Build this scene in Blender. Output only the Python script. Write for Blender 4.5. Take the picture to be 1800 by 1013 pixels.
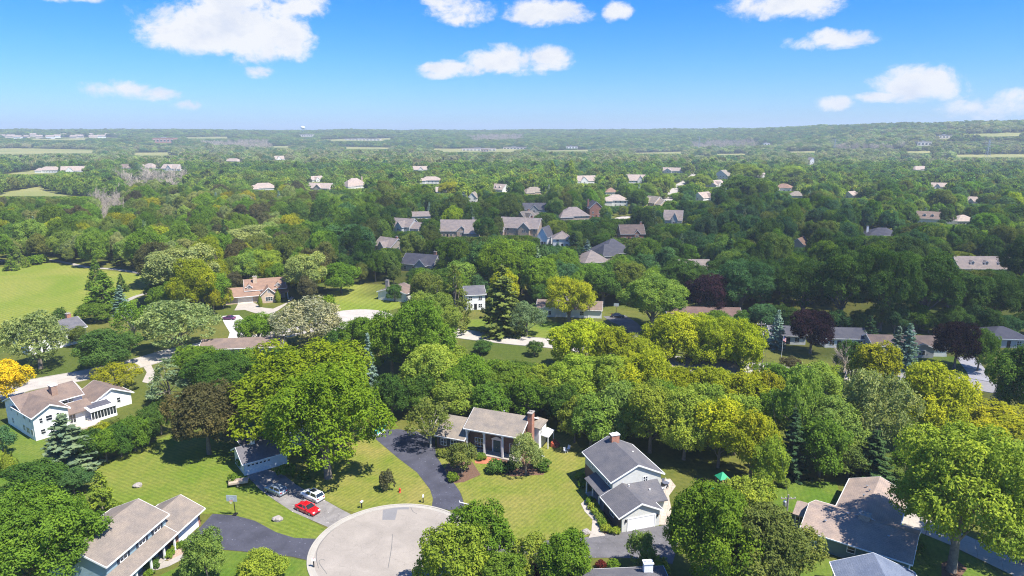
import bpy, math, random
import numpy as np
from mathutils import Vector, noise as mnoise

for o in list(bpy.data.objects):
    bpy.data.objects.remove(o)
sc = bpy.context.scene
COL = sc.collection
R = math.radians
rng = np.random.default_rng(7)
random.seed(7)

# ------------------------------------------------------------------ camera
CAM_H = 62.0
FOC = 1200.0                       # focal length in photo pixels (1800 wide) = 24 mm on a 36 mm sensor
PITCH = math.atan(274 / 1200)
CP, SP = math.cos(PITCH), math.sin(PITCH)
cam = bpy.data.cameras.new('camera')
cam.lens, cam.sensor_width, cam.clip_start, cam.clip_end = 24.0, 36.0, 0.5, 40000
camo = bpy.data.objects.new('camera', cam)
COL.objects.link(camo)
camo.location = (0, 0, CAM_H)
camo.rotation_euler = (math.pi / 2 - PITCH, 0, 0)
sc.camera = camo

# ------------------------------------------------------------------ sun, sky, exposure
SUN_EL, SUN_AZ = R(59), R(-34)     # azimuth measured from +X towards +Y
SUN = Vector((math.cos(SUN_EL) * math.cos(SUN_AZ), math.cos(SUN_EL) * math.sin(SUN_AZ), math.sin(SUN_EL)))
sl = bpy.data.lights.new('sun', 'SUN')
sl.energy, sl.angle, sl.color = 5.0, R(0.53), (1.0, 0.95, 0.86)
so = bpy.data.objects.new('sun', sl)
COL.objects.link(so)
so.rotation_euler = SUN.to_track_quat('Z', 'Y').to_euler()
so.location = (200, -50, 400)

world = bpy.data.worlds.new('World')
sc.world = world
world.use_nodes = True
NT = world.node_tree
NT.nodes.clear()


def mk(nt, t, **kw):
    n = nt.nodes.new(t)
    for k, v in kw.items():
        setattr(n, k, v)
    return n


def math_n(nt, op, a, b=None, c=None, clamp=False):
    n = mk(nt, 'ShaderNodeMath', operation=op, use_clamp=clamp)
    for i, v in enumerate((a, b, c)):
        if v is None:
            continue
        if isinstance(v, (int, float)):
            n.inputs[i].default_value = v
        else:
            nt.links.new(v, n.inputs[i])
    return n.outputs[0]


def build_world():
    nt = NT
    sky = mk(nt, 'ShaderNodeTexSky', sky_type='NISHITA', sun_disc=False)
    sky.sun_elevation = SUN_EL
    sky.sun_rotation = math.atan2(SUN.x, SUN.y)
    sky.altitude = 300
    sky.air_density, sky.dust_density, sky.ozone_density = 1.0, 0.6, 2.5
    hs = mk(nt, 'ShaderNodeMix', data_type='RGBA', blend_type='MULTIPLY')     # clear, saturated summer blue
    hs.inputs['Factor'].default_value = 1
    hs.inputs['B'].default_value = (.32, .44, .67, 1)
    sat = mk(nt, 'ShaderNodeHueSaturation')
    sat.inputs['Saturation'].default_value = 1.2
    nt.links.new(sky.outputs[0], hs.inputs['A'])
    nt.links.new(hs.outputs['Result'], sat.inputs['Color'])
    tc = mk(nt, 'ShaderNodeTexCoord')
    sep = mk(nt, 'ShaderNodeSeparateXYZ')
    nt.links.new(tc.outputs['Generated'], sep.inputs[0])
    X, Y, Z = sep.outputs
    az = math_n(nt, 'ARCTAN2', X, Y)
    hyp = math_n(nt, 'SQRT', math_n(nt, 'ADD', math_n(nt, 'MULTIPLY', X, X), math_n(nt, 'MULTIPLY', Y, Y)))
    el = math_n(nt, 'ARCTAN2', Z, hyp)
    comb = mk(nt, 'ShaderNodeCombineXYZ')
    nt.links.new(az, comb.inputs[0])
    nt.links.new(math_n(nt, 'MULTIPLY', el, 1.5), comb.inputs[1])

    def nz(scale, detail, rough, w=0.0, dist=0.0):
        n = mk(nt, 'ShaderNodeTexNoise', noise_dimensions='4D')
        n.inputs['Scale'].default_value = scale
        n.inputs['Detail'].default_value = detail
        n.inputs['Roughness'].default_value = rough
        n.inputs['W'].default_value = w
        n.inputs['Distortion'].default_value = dist
        nt.links.new(comb.outputs[0], n.inputs['Vector'])
        return n.outputs['Fac']
    n_edge = nz(20, 10, 0.66, 1.3, 0.5)
    n_big = nz(9, 3, 0.5, 4.2)
    n_in = nz(20, 5, 0.55, 9.1)
    # cumulus: azimuth, elevation (deg), half width, half height, strength
    clouds = []
    for px, py, a, b, s in CLOUDS:
        caz = math.atan2(px - 900, FOC * CP + (506.5 - py) * SP)
        d = math.hypot(px - 900, FOC * CP + (506.5 - py) * SP)
        cel = math.atan2((506.5 - py) * CP - FOC * SP, d)
        clouds.append((caz, cel, a * .9 / FOC, b * .9 / FOC, s))
    acc = None
    for caz, cel, a, b, s in clouds:
        q = mk(nt, 'ShaderNodeVectorMath', operation='MULTIPLY_ADD')
        nt.links.new(comb.outputs[0], q.inputs[0])
        q.inputs[1].default_value = (1 / a, 1 / (1.5 * b), 0)
        q.inputs[2].default_value = (-caz / a, -cel / b, 0)
        d = mk(nt, 'ShaderNodeVectorMath', operation='DOT_PRODUCT')
        nt.links.new(q.outputs[0], d.inputs[0])
        nt.links.new(q.outputs[0], d.inputs[1])
        m = math_n(nt, 'MULTIPLY_ADD', d.outputs['Value'], -s, 1.35 * s)
        acc = m if acc is None else math_n(nt, 'MAXIMUM', acc, m)
    acc = math_n(nt, 'MAXIMUM', acc, -1.5)
    # the same fair-weather cumulus carries on round the rest of the sky
    n_far = nz(3.2, 4, 0.5, 2.7)
    beyond = math_n(nt, 'MAXIMUM', math_n(nt, 'GREATER_THAN', math_n(nt, 'ABSOLUTE', az), R(42)), math_n(nt, 'GREATER_THAN', el, R(14)))
    acc2 = math_n(nt, 'MULTIPLY_ADD', math_n(nt, 'SUBTRACT', n_far, .60), 11.0, 0.0)
    acc = math_n(nt, 'MAXIMUM', acc, math_n(nt, 'MULTIPLY_ADD', beyond, math_n(nt, 'ADD', acc2, 3.0), -3.0))
    e1 = math_n(nt, 'MULTIPLY', math_n(nt, 'SUBTRACT', n_edge, 0.5), 4.4)
    e2 = math_n(nt, 'MULTIPLY', math_n(nt, 'SUBTRACT', n_big, 0.5), 2.2)
    e3 = math_n(nt, 'MULTIPLY', math_n(nt, 'SUBTRACT', nz(70, 6, .6, 3.3), 0.5), 1.3)
    den = math_n(nt, 'ADD', math_n(nt, 'ADD', math_n(nt, 'ADD', acc, e1), e2), e3)
    mr = mk(nt, 'ShaderNodeMapRange', interpolation_type='SMOOTHSTEP')
    mr.inputs['From Min'].default_value = 0.0
    mr.inputs['From Max'].default_value = 1.25
    nt.links.new(den, mr.inputs['Value'])
    mr.inputs['To Max'].default_value = 0.97
    # cloud light: bright rims, slightly blue grey thick parts
    ramp = mk(nt, 'ShaderNodeValToRGB')
    ramp.color_ramp.elements[0].position = 0.18
    ramp.color_ramp.elements[0].color = (2.45, 2.65, 3.1, 1)
    ramp.color_ramp.elements[1].position = 0.52
    ramp.color_ramp.elements[1].color = (3.25, 3.28, 3.36, 1)
    thick = mk(nt, 'ShaderNodeMapRange', interpolation_type='SMOOTHSTEP')
    thick.inputs['From Min'].default_value = 1.2
    thick.inputs['From Max'].default_value = 2.8
    thick.inputs['To Max'].default_value = .22
    nt.links.new(den, thick.inputs['Value'])
    nt.links.new(math_n(nt, 'SUBTRACT', n_in, thick.outputs[0]), ramp.inputs[0])
    mix = mk(nt, 'ShaderNodeMix', data_type='RGBA')
    nt.links.new(mr.outputs[0], mix.inputs['Factor'])
    nt.links.new(sat.outputs[0], mix.inputs['A'])
    nt.links.new(ramp.outputs[0], mix.inputs['B'])
    bg = mk(nt, 'ShaderNodeBackground')
    bg.inputs['Strength'].default_value = 0.15
    nt.links.new(mix.outputs['Result'], bg.inputs['Color'])
    out = mk(nt, 'ShaderNodeOutputWorld')
    nt.links.new(bg.outputs[0], out.inputs[0])
    world.cycles.sampling_method = 'MANUAL'
    world.cycles.sample_map_resolution = 256


CLOUDS = [(405, 32, 125, 42, 1.15), (460, 60, 95, 50, 1.1), (330, 45, 70, 42, 1.0), (470, 5, 90, 40, 1.1), (455, 128, 27, 12, .9),
          (195, 157, 52, 17, .85), (285, 167, 30, 11, .8), (325, 185, 25, 8, .6),
          (815, 22, 60, 22, .95), (960, 22, 75, 25, 1.1), (1085, 20, 24, 16, .9), (790, 5, 40, 10, .8),
          (800, 122, 65, 15, .9), (880, 108, 70, 28, 1.05), (965, 105, 45, 24, 1.0), (765, 133, 30, 8, .7),
          (1380, 8, 90, 26, 1.15), (1405, 78, 32, 12, .75), (1475, 68, 52, 16, .9),
          (1620, 148, 64, 30, 1.15), (1550, 170, 40, 9, .8), (1465, 182, 30, 12, .75), (1730, 190, 70, 18, .62), (1795, 182, 55, 20, .68),
          (90, -5, 20, 8, .7), (150, -5, 25, 7, .6)]
build_world()

vs = sc.view_settings
vs.view_transform, vs.look, vs.exposure, vs.gamma = 'Standard', 'None', 0.98, 1.0
vs.use_curve_mapping = False
cy = sc.cycles
cy.max_bounces, cy.diffuse_bounces, cy.glossy_bounces = 5, 3, 2
cy.transmission_bounces, cy.transparent_max_bounces, cy.volume_bounces = 2, 8, 0
cy.caustics_reflective = cy.caustics_refractive = False
cy.use_adaptive_sampling = True
cy.adaptive_threshold = 0.015
cy.use_denoising = True
cy.denoising_prefilter = 'NONE'
cy.filter_width = 1.1


# ------------------------------------------------------------------ survey helpers
def sstep(a, b, x):
    t = min(1, max(0, (x - a) / (b - a)))
    return t * t * (3 - 2 * t)


def terrain(x, y):
    """Height of the land: flat near by, wooded hills on the horizon."""
    r = math.hypot(x, y)
    if r < 1300 or y < 0:
        return 0.0
    az = math.degrees(math.atan2(x, y))
    k = sstep(8, 34, az)
    A = 60 + 20 * k + 5 * mnoise.noise((az * .13, 2.2, 0)) + 4 * mnoise.noise((az * .5, 7.2, 0))
    r0, r1 = 1900 + (1500 - 1900) * k, 4300 + (2700 - 4300) * k
    h = A * sstep(r0, r1, r)
    h += 6 * mnoise.noise((x * .0016, y * .0016, 3)) * sstep(1500, 2600, r)
    return h


def G(px, py, z=0.0):
    """Ground point (or point at height z) read off the photograph's survey."""
    u, v = (px - 900) / FOC, (506.5 - py) / FOC
    d = (u, CP + v * SP, -SP + v * CP)
    t = (z - CAM_H) / d[2]
    return d[0] * t, d[1] * t


def GT(px, py):
    """The same on the far hills."""
    u, v = (px - 900) / FOC, (506.5 - py) / FOC
    d = Vector((u, CP + v * SP, -SP + v * CP)).normalized()
    t = 60.0
    while t < 7000:
        p = Vector((0, 0, CAM_H)) + d * t
        if p.z <= terrain(p.x, p.y):
            return p.x, p.y, terrain(p.x, p.y)
        t += max(4, t * .004)
    return p.x, p.y, terrain(p.x, p.y)


def proj(x, y, z):
    dz = z - CAM_H
    f = y * CP - dz * SP
    return 900 + FOC * x / f, 506.5 - FOC * (y * SP + dz * CP) / f


def height_at(x, y, py):
    """Height of a thing standing at x, y whose top is seen at row py."""
    t = (506.5 - py) / FOC
    dz = (t * y * CP - y * SP) / (CP + t * SP)
    return CAM_H + dz


# ------------------------------------------------------------------ materials
MATS = {}


def newmat(name):
    m = bpy.data.materials.new(name)
    m.use_nodes = True
    nt = m.node_tree
    b = nt.nodes['Principled BSDF']
    return m, nt, b


def noise_node(nt, scale, detail=4, rough=.6, vec=None, dist=0):
    n = mk(nt, 'ShaderNodeTexNoise')
    n.inputs['Scale'].default_value = scale
    n.inputs['Detail'].default_value = detail
    n.inputs['Roughness'].default_value = rough
    n.inputs['Distortion'].default_value = dist
    if vec is None:
        tc = mk(nt, 'ShaderNodeTexCoord')
        vec = tc.outputs['Object']
    nt.links.new(vec, n.inputs['Vector'])
    return n.outputs['Fac']


def ramp_node(nt, fac, stops):
    r = mk(nt, 'ShaderNodeValToRGB')
    e = r.color_ramp.elements
    while len(e) > len(stops):
        e.remove(e[-1])
    while len(e) < len(stops):
        e.new(1)
    for el, (p, c) in zip(e, stops):
        el.position = p
        el.color = (*c, 1)
    nt.links.new(fac, r.inputs[0])
    return r.outputs[0]


def mixc(nt, fac, a, b, mode='MIX'):
    m = mk(nt, 'ShaderNodeMix', data_type='RGBA', blend_type=mode)
    for s, v in ((m.inputs['Factor'], fac), (m.inputs['A'], a), (m.inputs['B'], b)):
        if isinstance(v, (int, float)):
            s.default_value = v
        elif isinstance(v, tuple):
            s.default_value = (*v, 1)
        else:
            nt.links.new(v, s)
    return m.outputs['Result']


def plain(name, col, rough=.6, vary=.12, scale=1.5, metal=0, spec=.3):
    """Painted or weathered surface with a faint mottling."""
    if name in MATS:
        return MATS[name]
    m, nt, b = newmat(name)
    lo = tuple(c * (1 - vary) for c in col)
    hi = tuple(min(1, c * (1 + vary)) for c in col)
    c = ramp_node(nt, noise_node(nt, scale, 5, .65), [(.3, lo), (.7, hi)])
    nt.links.new(c, b.inputs['Base Color'])
    b.inputs['Roughness'].default_value = rough
    b.inputs['Metallic'].default_value = metal
    b.inputs['Specular IOR Level'].default_value = spec
    MATS[name] = m
    return m


def shingle(name, col):
    if name in MATS:
        return MATS[name]
    m, nt, b = newmat(name)
    tc = mk(nt, 'ShaderNodeTexCoord')
    mp = mk(nt, 'ShaderNodeMapping')
    mp.inputs['Scale'].default_value = (1, 1, 2.2)
    nt.links.new(tc.outputs['Object'], mp.inputs[0])
    n1 = noise_node(nt, 5.5, 3, .8, mp.outputs[0])
    n2 = noise_node(nt, .45, 4, .6, mp.outputs[0])
    c1 = ramp_node(nt, n1, [(.3, tuple(c * .72 for c in col)), (.7, tuple(c * 1.25 for c in col))])
    c2 = ramp_node(nt, n2, [(.3, (.74, .76, .8)), (.7, (1.12, 1.08, 1.02))])
    c = mixc(nt, 1.0, c1, c2, 'MULTIPLY')
    # courses every 14 cm of height
    sep = mk(nt, 'ShaderNodeSeparateXYZ')
    nt.links.new(tc.outputs['Object'], sep.inputs[0])
    fr = math_n(nt, 'FRACT', math_n(nt, 'MULTIPLY', sep.outputs[2], 9.0))
    ln = math_n(nt, 'LESS_THAN', fr, .16)
    c = mixc(nt, math_n(nt, 'MULTIPLY', ln, .18), c, (.02, .02, .02))
    nt.links.new(c, b.inputs['Base Color'])
    b.inputs['Roughness'].default_value = .95
    b.inputs['Specular IOR Level'].default_value = .15
    MATS[name] = m
    return m


def siding(name, col):
    if name in MATS:
        return MATS[name]
    m, nt, b = newmat(name)
    tc = mk(nt, 'ShaderNodeTexCoord')
    sep = mk(nt, 'ShaderNodeSeparateXYZ')
    nt.links.new(tc.outputs['Object'], sep.inputs[0])
    fr = math_n(nt, 'FRACT', math_n(nt, 'MULTIPLY', sep.outputs[2], 5.5))
    n = noise_node(nt, .9, 5, .6)
    c = ramp_node(nt, n, [(.3, tuple(x * .9 for x in col)), (.7, tuple(min(1, x * 1.05) for x in col))])
    ln = math_n(nt, 'LESS_THAN', fr, .12)
    c = mixc(nt, math_n(nt, 'MULTIPLY', ln, .35), c, tuple(x * .45 for x in col))
    nt.links.new(c, b.inputs['Base Color'])
    bp = mk(nt, 'ShaderNodeBump')
    bp.inputs['Strength'].default_value = .5
    bp.inputs['Distance'].default_value = .03
    nt.links.new(fr, bp.inputs['Height'])
    nt.links.new(bp.outputs[0], b.inputs['Normal'])
    b.inputs['Roughness'].default_value = .55
    MATS[name] = m
    return m


def brickmat(name, c1, c2, mortar):
    if name in MATS:
        return MATS[name]
    m, nt, b = newmat(name)
    tc = mk(nt, 'ShaderNodeTexCoord')
    sep = mk(nt, 'ShaderNodeSeparateXYZ')
    nt.links.new(tc.outputs['Object'], sep.inputs[0])
    cb = mk(nt, 'ShaderNodeCombineXYZ')
    nt.links.new(math_n(nt, 'ADD', sep.outputs[0], sep.outputs[1]), cb.inputs[0])
    nt.links.new(sep.outputs[2], cb.inputs[1])
    br = mk(nt, 'ShaderNodeTexBrick')
    br.inputs['Scale'].default_value = 4.2
    br.inputs['Mortar Size'].default_value = .02
    br.inputs['Color1'].default_value = (*c1, 1)
    br.inputs['Color2'].default_value = (*c2, 1)
    br.inputs['Mortar'].default_value = (*mortar, 1)
    nt.links.new(cb.outputs[0], br.inputs['Vector'])
    n = noise_node(nt, 1.2, 5, .6)
    t = ramp_node(nt, n, [(.3, (.75, .75, .75)), (.7, (1.15, 1.1, 1.1))])
    nt.links.new(mixc(nt, 1, br.outputs[0], t, 'MULTIPLY'), b.inputs['Base Color'])
    b.inputs['Roughness'].default_value = .9
    MATS[name] = m
    return m


def grass(name, base, dry, ang=0.0, width=1.2, stripe=.12, dryness=.5, scale=.06):
    """Mown turf: mower stripes, dry patches, fine blade mottling."""
    if name in MATS:
        return MATS[name]
    m, nt, b = newmat(name)
    tc = mk(nt, 'ShaderNodeTexCoord')
    n1 = noise_node(nt, scale, 5, .6, tc.outputs['Object'], .6)
    n2 = noise_node(nt, 1.1, 6, .75, tc.outputs['Object'])
    n3 = noise_node(nt, 9, 3, .8, tc.outputs['Object'])
    c = ramp_node(nt, n1, [(.5 - .2 * dryness - .05, base), (.78 - .15 * dryness, dry)])
    c = mixc(nt, 1, c, ramp_node(nt, n2, [(.3, (.62, .70, .66)), (.72, (1.26, 1.16, 1.12))]), 'MULTIPLY')
    c = mixc(nt, 1, c, ramp_node(nt, n3, [(.3, (.8, .8, .8)), (.7, (1.15, 1.15, 1.15))]), 'MULTIPLY')
    if stripe:
        mp = mk(nt, 'ShaderNodeMapping')
        mp.inputs['Rotation'].default_value = (0, 0, ang)
        nt.links.new(tc.outputs['Object'], mp.inputs[0])
        wv = mk(nt, 'ShaderNodeTexWave', wave_type='BANDS', bands_direction='X', wave_profile='SIN')
        wv.inputs['Scale'].default_value = math.pi * 2 / (20 * width) * 1.0
        wv.inputs['Distortion'].default_value = .35
        wv.inputs['Detail'].default_value = 2
        wv.inputs['Detail Scale'].default_value = .25
        nt.links.new(mp.outputs[0], wv.inputs['Vector'])
        c = mixc(nt, 1, c, ramp_node(nt, wv.outputs['Fac'], [(.25, (1 - stripe,) * 3), (.75, (1 + stripe, 1 + stripe, 1 + stripe * .6))]), 'MULTIPLY')
    nt.links.new(c, b.inputs['Base Color'])
    b.inputs['Roughness'].default_value = .9
    b.inputs['Specular IOR Level'].default_value = .1
    bp = mk(nt, 'ShaderNodeBump')
    bp.inputs['Strength'].default_value = .6
    bp.inputs['Distance'].default_value = .12
    nt.links.new(n3, bp.inputs['Height'])
    nt.links.new(bp.outputs[0], b.inputs['Normal'])
    MATS[name] = m
    return m


def paving(name, col, crack=.25, scale=.35, blotch=.18, joint=0, ang=0, fleck=0):
    if name in MATS:
        return MATS[name]
    m, nt, b = newmat(name)
    tc = mk(nt, 'ShaderNodeTexCoord')
    n1 = noise_node(nt, scale, 6, .62, tc.outputs['Object'], .5)
    n2 = noise_node(nt, 7, 4, .75, tc.outputs['Object'])
    c = ramp_node(nt, n1, [(.28, tuple(x * (1 - blotch) for x in col)), (.72, tuple(x * (1 + blotch) for x in col))])
    c = mixc(nt, 1, c, ramp_node(nt, n2, [(.3, (.86,) * 3), (.7, (1.1,) * 3)]), 'MULTIPLY')
    vo = mk(nt, 'ShaderNodeTexVoronoi', feature='DISTANCE_TO_EDGE')
    vo.inputs['Scale'].default_value = .16
    dv = mk(nt, 'ShaderNodeVectorMath', operation='ADD')
    nn = mk(nt, 'ShaderNodeTexNoise')
    nn.inputs['Scale'].default_value = .5
    nn.inputs['Detail'].default_value = 5
    nt.links.new(tc.outputs['Object'], nn.inputs['Vector'])
    sc_ = mk(nt, 'ShaderNodeVectorMath', operation='SCALE')
    sc_.inputs['Scale'].default_value = 4
    nt.links.new(nn.outputs['Color'], sc_.inputs[0])
    nt.links.new(tc.outputs['Object'], dv.inputs[0])
    nt.links.new(sc_.outputs[0], dv.inputs[1])
    nt.links.new(dv.outputs[0], vo.inputs['Vector'])
    ln = math_n(nt, 'LESS_THAN', vo.outputs['Distance'], .006)
    c = mixc(nt, math_n(nt, 'MULTIPLY', ln, crack), c, tuple(x * .35 for x in col))
    if fleck:
        fl = math_n(nt, 'GREATER_THAN', noise_node(nt, 2.3, 2, .5, tc.outputs['Object']), .70)
        fl2 = math_n(nt, 'GREATER_THAN', noise_node(nt, 1.1, 8, .8, tc.outputs['Object'], 1.5), .66)
        c = mixc(nt, math_n(nt, 'MULTIPLY', fl, .5), c, tuple(min(1, x * 3 + .04) for x in col))
        c = mixc(nt, math_n(nt, 'MULTIPLY', fl2, .3), c, tuple(x * 1.9 for x in col))
    if joint:
        mp = mk(nt, 'ShaderNodeMapping')
        mp.inputs['Rotation'].default_value = (0, 0, ang)
        nt.links.new(tc.outputs['Object'], mp.inputs[0])
        s2 = mk(nt, 'ShaderNodeSeparateXYZ')
        nt.links.new(mp.outputs[0], s2.inputs[0])
        for ax in (0, 1):
            f = math_n(nt, 'FRACT', math_n(nt, 'DIVIDE', s2.outputs[ax], joint))
            l2 = math_n(nt, 'LESS_THAN', f, .08 / joint)
            c = mixc(nt, math_n(nt, 'MULTIPLY', l2, .45), c, tuple(x * .4 for x in col))
    nt.links.new(c, b.inputs['Base Color'])
    b.inputs['Roughness'].default_value = .85
    b.inputs['Specular IOR Level'].default_value = .2
    MATS[name] = m
    return m


def leafmat(name, attr=None, trans=.34):
    """Foliage; the species' tint comes from each tree's own colour."""
    m = bpy.data.materials.new(name)
    m.use_nodes = True
    nt = m.node_tree
    nt.nodes.clear()
    if attr:
        a = mk(nt, 'ShaderNodeAttribute', attribute_type='INSTANCER', attribute_name=attr)
        col = a.outputs['Color']
    else:
        a = mk(nt, 'ShaderNodeObjectInfo')
        col = a.outputs['Color']
    v = mk(nt, 'ShaderNodeAttribute', attribute_type='GEOMETRY', attribute_name='var')
    tone = ramp_node(nt, v.outputs['Fac'], [(0, (.62, .7, .72)), (.5, (1, 1, 1)), (1, (1.5, 1.32, 1.05))])
    c = mixc(nt, 1, col, tone, 'MULTIPLY')
    d = mk(nt, 'ShaderNodeBsdfDiffuse')
    t = mk(nt, 'ShaderNodeBsdfTranslucent')
    nt.links.new(c, d.inputs[0])
    nt.links.new(mixc(nt, 1, c, (1.2, 1.3, .6), 'MULTIPLY'), t.inputs[0])
    mx = mk(nt, 'ShaderNodeMixShader')
    mx.inputs[0].default_value = trans
    nt.links.new(d.outputs[0], mx.inputs[1])
    nt.links.new(t.outputs[0], mx.inputs[2])
    o = mk(nt, 'ShaderNodeOutputMaterial')
    nt.links.new(mx.outputs[0], o.inputs[0])
    return m


LEAF = leafmat('foliage')
LEAF_FAR = leafmat('foliage_scattered', 'tint')
BARK = plain('bark', (.19, .16, .13), .95, .35, 3)
BARK_PALE = plain('bark_pale', (.42, .39, .34), .9, .25, 3)
BARK_DEAD = plain('bark_dead', (.40, .34, .275), .95, .2, 3)
WHITE = plain('white_trim', (.8, .8, .79), .5, .05)
GLASS = plain('window_glass', (.02, .026, .035), .08, .3, .6, 0, .8)
BLACK = plain('black_paint', (.018, .018, .02), .4, .2)
STEEL = plain('steel', (.45, .46, .47), .4, .1, 2, .7)
CONC = paving('concrete', (0.34, 0.31, 0.275), .25, .35, .12)


# ------------------------------------------------------------------ mesh building
class MB:
    def __init__(s):
        s.v, s.f = [], []

    def face(s, *pts):
        n = len(s.v)
        s.v += [tuple(p) for p in pts]
        s.f.append(tuple(range(n, n + len(pts))))
        return s

    def box(s, x0, y0, z0, x1, y1, z1):
        n = len(s.v)
        s.v += [(x, y, z) for z in (z0, z1) for x, y in ((x0, y0), (x1, y0), (x1, y1), (x0, y1))]
        s.f += [(n + 3, n + 2, n + 1, n), (n + 4, n + 5, n + 6, n + 7), (n, n + 1, n + 5, n + 4), (n + 1, n + 2, n + 6, n + 5),
                (n + 2, n + 3, n + 7, n + 6), (n + 3, n, n + 4, n + 7)]
        return s

    def prism(s, a, b):
        """Closed body between two matching outlines."""
        n, k = len(s.v), len(a)
        s.v += [tuple(p) for p in a] + [tuple(p) for p in b]
        s.f += [tuple(range(n + k - 1, n - 1, -1)), tuple(range(n + k, n + 2 * k))]
        s.f += [(n + i, n + (i + 1) % k, n + k + (i + 1) % k, n + k + i) for i in range(k)]
        return s

    def tube(s, pts, rad, sides=7, cap=True):
        rings = []
        for i, p in enumerate(pts):
            p = Vector(p)
            d = (Vector(pts[min(i + 1, len(pts) - 1)]) - Vector(pts[max(i - 1, 0)])).normalized()
            a = d.orthogonal().normalized()
            b = d.cross(a)
            r = rad[i] if isinstance(rad, (list, tuple)) else rad
            n = len(s.v)
            for k in range(sides):
                t = 2 * math.pi * k / sides
                s.v.append(tuple(p + (a * math.cos(t) + b * math.sin(t)) * r))
            rings.append(n)
        for r0, r1 in zip(rings, rings[1:]):
            for k in range(sides):
                k2 = (k + 1) % sides
                s.f.append((r0 + k, r0 + k2, r1 + k2, r1 + k))
        if cap:
            s.f.append(tuple(rings[0] + k for k in range(sides - 1, -1, -1)))
            s.f.append(tuple(rings[-1] + k for k in range(sides)))
        return s

    def lathe(s, prof, c=(0, 0, 0), sides=14):
        rings = []
        for r, z in prof:
            n = len(s.v)
            s.v += [(c[0] + r * math.cos(2 * math.pi * k / sides), c[1] + r * math.sin(2 * math.pi * k / sides), c[2] + z) for k in range(sides)]
            rings.append(n)
        for r0, r1 in zip(rings, rings[1:]):
            for k in range(sides):
                k2 = (k + 1) % sides
                s.f.append((r0 + k, r0 + k2, r1 + k2, r1 + k))
        s.f.append(tuple(rings[0] + k for k in range(sides - 1, -1, -1)))
        s.f.append(tuple(rings[-1] + k for k in range(sides)))
        return s

    def build(s, name, mat, parent=None, smooth=False, loc=None, rz=0):
        me = bpy.data.meshes.new(name)
        me.from_pydata(s.v, [], s.f)
        if smooth:
            me.polygons.foreach_set('use_smooth', [True] * len(me.polygons))
        me.materials.append(mat)
        return link(name, me, parent, loc, rz)


def link(name, me, parent=None, loc=None, rz=0):
    o = bpy.data.objects.new(name, me)
    COL.objects.link(o)
    if parent:
        o.parent = parent
    if loc:
        o.location = loc
    if rz:
        o.rotation_euler = (0, 0, rz)
    return o


def tag(o, label=None, cat=None, group=None, kind=None):
    for k, v in (('label', label), ('category', cat), ('group', group), ('kind', kind)):
        if v:
            o[k] = v
    return o


def empty(name, loc, rz=0, label=None, cat=None, group=None):
    o = bpy.data.objects.new(name, None)
    o.empty_display_size = .5
    COL.objects.link(o)
    o.location = loc if len(loc) == 3 else (*loc, 0)
    o.rotation_euler = (0, 0, rz)
    return tag(o, label, cat, group)


def sheet(name, pts, z, mat, kind='structure', label=None, cat=None, thick=0.0, parent=None):
    """A flat area laid on the ground; corners rounded by resampling."""
    import bmesh
    bm = bmesh.new()
    vs_ = [bm.verts.new((x, y, z)) for x, y in pts]
    f = bm.faces.new(vs_)
    if f.normal.z < 0:
        f.normal_flip()
    if thick:
        r = bmesh.ops.extrude_face_region(bm, geom=[f])
        for v in r['geom']:
            if isinstance(v, bmesh.types.BMVert):
                v.co.z += thick
    bmesh.ops.triangulate(bm, faces=bm.faces[:])
    bmesh.ops.recalc_face_normals(bm, faces=bm.faces[:])
    me = bpy.data.meshes.new(name)
    bm.to_mesh(me)
    bm.free()
    me.materials.append(mat)
    o = link(name, me, parent)
    return tag(o, label, cat, None, kind)


def curve(pts, n=6, closed=True):
    """Catmull-Rom through the survey points."""
    out = []
    k = len(pts)
    for i in range(k if closed else k - 1):
        p = [Vector(pts[(i + j - 1) % k] if closed else pts[min(max(i + j - 1, 0), k - 1)]) for j in range(4)]
        for s in range(n):
            t = s / n
            q = .5 * ((2 * p[1]) + (p[2] - p[0]) * t + (2 * p[0] - 5 * p[1] + 4 * p[2] - p[3]) * t * t + (3 * p[1] - p[0] - 3 * p[2] + p[3]) * t ** 3)
            out.append((q.x, q.y))
    if not closed:
        out.append(tuple(pts[-1]))
    return out


def gpoly(pix, smooth=0):
    p = [G(*q) for q in pix]
    return curve(p, smooth) if smooth else p


def band(pts, w):
    """Outline of a strip of width w (constant or per point) along a line."""
    L_, R_ = [], []
    for i, p in enumerate(pts):
        a, b = Vector(pts[max(i - 1, 0)]), Vector(pts[min(i + 1, len(pts) - 1)])
        d = (b - a).normalized()
        ww = (w[i] if isinstance(w, (list, tuple)) else w) / 2
        L_.append((p[0] - d.y * ww, p[1] + d.x * ww))
        R_.append((p[0] + d.y * ww, p[1] - d.x * ww))
    return L_ + R_[::-1]


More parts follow.
